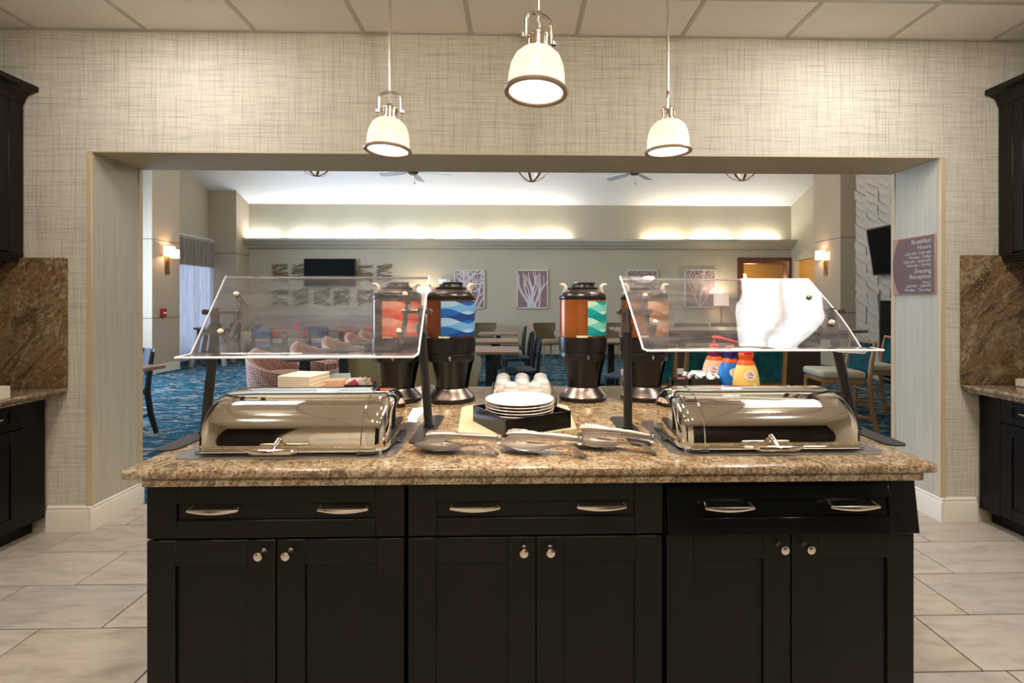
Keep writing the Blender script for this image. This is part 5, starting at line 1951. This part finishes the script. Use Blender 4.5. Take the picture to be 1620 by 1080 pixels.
# barrel chairs in coral key fabric
def barrel(label, loc, rz):
    """faces local +x; the shell is high at the back and slopes down along the arms"""
    t = thing('barrel_chair', label, 'armchair', loc, rz, 'coral barrel chairs')
    ro, ri = .40, .31
    def height(a):
        # a = 0 at the back, +-pi*.78 at the arm fronts
        q = abs(a) / R(140)
        return .46 + .31 * (1 - q) ** 1.15 if q < 1 else .46
    A1 = R(140)
    def shell(u, v):
        a = -A1 + 2 * A1 * u
        dirv = (-math.cos(a), math.sin(a))
        h = height(a)
        # v: 0 outer bottom -> .4 outer top -> .6 inner top -> 1 inner bottom
        if v < .42:
            rr, z = ro - .03 * (1 - v / .42) , .10 + (h - .14) * v / .42
        elif v < .58:
            th = PI * (v - .42) / .16
            rr, z = (ro + ri) / 2 + (ro - ri) / 2 * math.cos(th), h - .04 + .045 * math.sin(th)
        else:
            q = (v - .58) / .42
            rr, z = ri, h - .04 - (h - .04 - .34) * q
        return (dirv[0] * rr, dirv[1] * rr, z)
    bm = nb()
    surf(bm, shell, 44, 19, us=20, vs=11)
    obj('shell', bm, 'fret', t, sharp=80)
    bm = nb()
    tube(bm, [shell(k / 40, .46) for k in range(41)], .008, 6)
    obj('piping', bm, 'fret', t)
    for s in (0, 1):
        bm = nb()
        g = surf(bm, lambda u, v: Vector(shell(s, v * .5)) * (1 - u) + Vector(shell(s, 1 - v * .5)) * u, 3, 10, us=2, vs=8)
        obj('arm_front', bm, 'fret', t)
    bm = nb()
    lathe(bm, [(0, .30), (.30, .30), (.31, .33), (.31, .42), (.28, .45), (0, .455)], 32, uv=True)
    uvl = bm.loops.layers.uv.verify()
    for f in bm.faces:
        for lp in f.loops:
            lp[uvl].uv = (lp.vert.co.x * 8, lp.vert.co.y * 8)
    obj('seat_cushion', bm, 'fret', t)
    obj('base', lathe(nb(), [(0, .05), (.36, .05), (.37, .12), (.34, .32), (0, .32)], 32), 'fret', t)
    for sx in (-1, 1):
        for sy in (-1, 1):
            obj('leg', tube(nb(), [(sx * .22, sy * .22, 0), (sx * .22, sy * .22, .06)], .02, 8), 'darkleg', t)
    return t
bl = ['nearest coral key-pattern barrel chair, seen above the left chafer', 'second nearest coral key-pattern barrel chair', 'third nearest coral key-pattern barrel chair', 'fourth nearest coral key-pattern barrel chair', 'farthest coral key-pattern barrel chair']
for k, (x, y, rz) in enumerate(((-3.22, 6.55, -12), (-3.20, 7.75, -12), (-3.17, 8.9, -12), (-3.15, 10.0, -14), (-3.2, 11.05, -14))):
    barrel(bl[k], (x, y, 0), R(rz))
tls = ['nearest round lounge table beside the coral chairs', 'second round lounge table beside the coral chairs', 'third round lounge table beside the coral chairs']
for k, (x, y, h) in enumerate(((-2.72, 6.2, .695), (-2.60, 7.25, .69), (-2.62, 8.5, .69))):
    cafe_table(tls[k], (x, y, 0), 0, .33, .33, h, 'tabledark', True, 'round lounge tables')

# banquette along the far wall with cushions, tables and navy chairs
t = thing('banquette', 'taupe banquette bench along the far wall under the television', 'bench', (-4.66, 12.35, 0))
obj('backrest', bx(nb(), -2.15, 2.4, .14, .34, .40, 1.05, .03, 3), 'taupefab', t)
obj('seat', bx(nb(), -2.15, 2.4, -.30, .16, .30, .47, .04, 3), 'creamfab', t)
obj('base', bx(nb(), -2.12, 2.37, -.24, .30, 0, .30), 'darkleg', t)
obj('armrest', bx(nb(), -2.32, -2.13, -.36, .34, 0, .66, .05, 3), 'creamfab', t)
for k, (x, lab) in enumerate(((-6.1, 'red cushion on the banquette behind the left navy chair'), (-5.25, 'red cushion on the banquette between the two navy chairs'), (-4.35, 'red cushion on the banquette behind the right navy chair'), (-3.75, 'red cushion on the banquette near the coral urn'))):
    tag(obj('cushion', bx(nb(), -.24, .24, -.07, .07, -.12, .14, .06, 3), 'redfab', None, (x, 12.38, .61), (R(-12), 0, 0)), lab, 'cushion', 'red cushions')
dining_chair('dining_chair', 'navy chair at the left banquette table', (-5.42, 10.55, 0), R(-4), 'bluefab_daylit', back_h=.88)
dining_chair('dining_chair', 'navy chair at the right banquette table', (-4.22, 10.55, 0), R(-4), 'bluefab_daylit', back_h=.88)
cafe_table('dark table in front of the banquette, left one', (-5.5, 11.45, 0), R(8), .52, .34, .75, 'tabledark', group='banquette tables')
cafe_table('dark table in front of the banquette, right one', (-4.15, 11.45, 0), R(8), .52, .34, .75, 'tabledark', group='banquette tables')
tag(obj('table_card', bx(nb(), -.06, .06, -.01, .01, 0, .13, .003, 1), 'redfab', None, (-5.2, 11.4, .75)), 'small red card standing on the left banquette table', 'table card')

# wingback chairs at the far wall
def wingback(label, loc, rz, wd=.60, hb=.86):
    """faces local -y"""
    t = thing('wingback_chair', label, 'armchair', loc, rz, 'olive wingback chairs')
    bm = nb()
    def back(u, v):
        x = (u - .5) * 2
        flare = 1 + .10 * math.sin(v * PI * .5) - .22 * math.exp(-((v - .45) / .16) ** 2) * (abs(x) ** 4)
        y = .24 + .05 * v - .20 * abs(x) ** 3 * (1 - .2 * v)
        return (x * wd / 2 * flare, y, .38 + (hb - .38 + .01) * v)
    surf(bm, back, 20, 14)
    bmesh.ops.solidify(bm, geom=list(bm.faces), thickness=-.06)
    bmesh.ops.recalc_face_normals(bm, faces=bm.faces)
    obj('backrest', bm, 'olivefab', t, sharp=70)
    obj('seat', bx(nb(), -wd * .52, wd * .52, -.30, .24, .34, .47, .045, 3), 'olivefab', t)
    for sx in (-1, 1):
        for sy in (-.26, .20):
            obj('leg', tube(nb(), [(sx * wd * .44, sy * 1.08, 0), (sx * wd * .40, sy, .35)], [.014, .022], 8), 'oak', t)
    return t
wingback('olive wingback chair left of the teal urn at the far wall', (.80, 11.95, 0), R(28))
wingback('olive wingback chair partly behind the blue-print urn', (-.82, 12.0, 0), R(-5))
wingback('olive wingback chair beyond the caramel urn', (2.35, 11.9, 0), R(-10))
wingback('olive wingback chair seen through the right guard', (4.35, 11.6, 0), R(-15), .75)
wingback('olive wingback chair by the fan coral print', (5.35, 11.8, 0), R(10), .75)

# settee behind the left urns
t = thing('wing_settee', 'cream seated olive wing settee behind the coral and blue urns', 'settee', (-.98, 4.85, 0))
bm = nb()
def sb(u, v):
    x = (u - .5) * 2
    fl = 1.0 - .13 * (1 - v)
    y = .30 + .06 * v - .50 * abs(x) ** 5
    return (x * .66 * fl, y, .36 + .56 * v - .10 * abs(x) ** 6 * v)
surf(bm, sb, 28, 10)
bmesh.ops.solidify(bm, geom=list(bm.faces), thickness=-.07)
bmesh.ops.recalc_face_normals(bm, faces=bm.faces)
obj('backrest', bm, 'olive_brightened', t, sharp=70)
obj('seat', bx(nb(), -.56, .56, -.30, .28, .36, .48, .045, 3), 'creamfab', t)
obj('seat_rail', bx(nb(), -.54, .54, -.27, .28, .22, .36, .02, 2), 'creamfab', t)
for sx in (-1, 1):
    for sy in (-.22, .24):
        obj('leg', tube(nb(), [(sx * .48, sy, 0), (sx * .46, sy, .23)], [.016, .022], 8), 'oak', t)
t = thing('low_bench', 'low cream bench between the coral chairs and the coral urn', 'bench', (-1.98, 6.0, 0), R(6))
obj('cushion', bx(nb(), -.45, .45, -.55, .55, .33, .44, .035, 3), 'creamfab', t)
obj('plinth', bx(nb(), -.42, .42, -.52, .52, 0, .33, .01, 1), 'creamfab', t)

# weathered side table at the curtain
t = thing('splayed_table', 'weathered grey splay-legged table by the curtain', 'table', (-6.75, 10.75, 0), R(15))
obj('tabletop', lathe(nb(), [(0, .80), (.34, .80), (.36, .815), (.36, .84), (0, .84)], 32), 'greywood', t)
for k in range(4):
    a = PI / 4 + k * PI / 2
    obj('leg', tube(nb(), [(.46 * math.cos(a), .46 * math.sin(a), 0), (.24 * math.cos(a), .24 * math.sin(a), .80)], [.055, .045], 8), 'greywood', t)
obj('apron_ring', lathe(nb(), [(.27, .68), (.30, .68), (.30, .80), (.27, .80)], 28), 'greywood', t)
for k in range(2):
    a = PI / 4 + k * PI / 2
    obj('stretcher', tube(nb(), [(.38 * math.cos(a), .38 * math.sin(a), .28), (-.38 * math.cos(a), -.38 * math.sin(a), .28)], .022, 8), 'greywood', t)
dining_chair('dining_chair', 'dark chair tucked behind the weathered table', (-6.95, 11.5, 0), R(150), 'slatefab')

# high table with teal counter stools
t = thing('community_table', 'tall dark community table behind the teal stools', 'table', (3.15, 6.62, 0))
obj('tabletop', bx(nb(), -1.75, 1.55, -.42, .45, .99, 1.03, .006, 1), 'tabletop', t)
obj('pedestal', bx(nb(), -1.20, 1.05, -.20, .25, 0, .99, .005, 1), 'tabledark', t)
obj('apron', bx(nb(), -1.5, 1.35, -.32, .35, .90, .99, .004, 1), 'tabledark', t)

def stool(label, loc, rz):
    """faces local +y"""
    t = thing('counter_stool', label, 'stool', loc, rz, 'teal counter stools')
    obj('seat', bx(nb(), -.225, .225, -.20, .24, .60, .68, .03, 3), 'creamfab', t)
    obj('seat_rail', bx(nb(), -.205, .205, -.19, .21, .55, .60, .004, 1), 'oak', t)
    bm = nb()
    surf(bm, lambda u, v: (-.20 + .40 * u, -.222 - .045 * v - .018 * math.sin(PI * u), .60 + .37 * v), 10, 4)
    bmesh.ops.solidify(bm, geom=list(bm.faces), thickness=.035)
    bmesh.ops.recalc_face_normals(bm, faces=bm.faces)
    obj('backrest', bm, 'tealfab', t, sharp=60)
    bm = nb()
    bx(bm, -.215, .215, -.295, -.262, .965, .992, .006, 2)
    obj('top_rail', bm, 'oak', t)
    for s in (-1, 1):
        bm = nb()
        tube(bm, [(s * .225, -.30, 0), (s * .222, -.245, .30), (s * .220, -.222, .58), (s * .219, -.248, .80), (s * .218, -.282, .985)], [.020, .024, .026, .022, .018], 8)
        obj('leg', bm, 'oak', t)
        obj('leg', tube(nb(), [(s * .215, .22, 0), (s * .205, .205, .58)], [.017, .022], 8), 'oak', t)
        for z in (.20, .38):
            obj('stretcher', tube(nb(), [(s * .218, -.26, z), (s * .212, .21, z)], .012, 8), 'oak', t)
    obj('footrest', tube(nb(), [(-.21, .215, .22), (.21, .215, .22)], .014, 8), 'oak', t)
    obj('stretcher', tube(nb(), [(-.22, -.235, .47), (.22, -.235, .47)], .014, 8), 'oak', t)
    obj('stretcher', tube(nb(), [(-.22, -.275, .16), (.22, -.275, .16)], .014, 8), 'oak', t)
    return t
stool('teal counter stool just right of the caramel urn', (1.37, 4.92, 0), R(0))
stool('teal counter stool behind the condiment basket', (1.92, 4.92, 0), R(0))
stool('teal counter stool behind the yellow creamer bottle', (2.475, 4.92, 0), R(-2))
stool('teal counter stool turned sideways right of the guard', (3.48, 5.08, 0), R(82))
stool('teal counter stool cut by the right wall edge of the opening', (4.25, 5.62, 0), R(75))
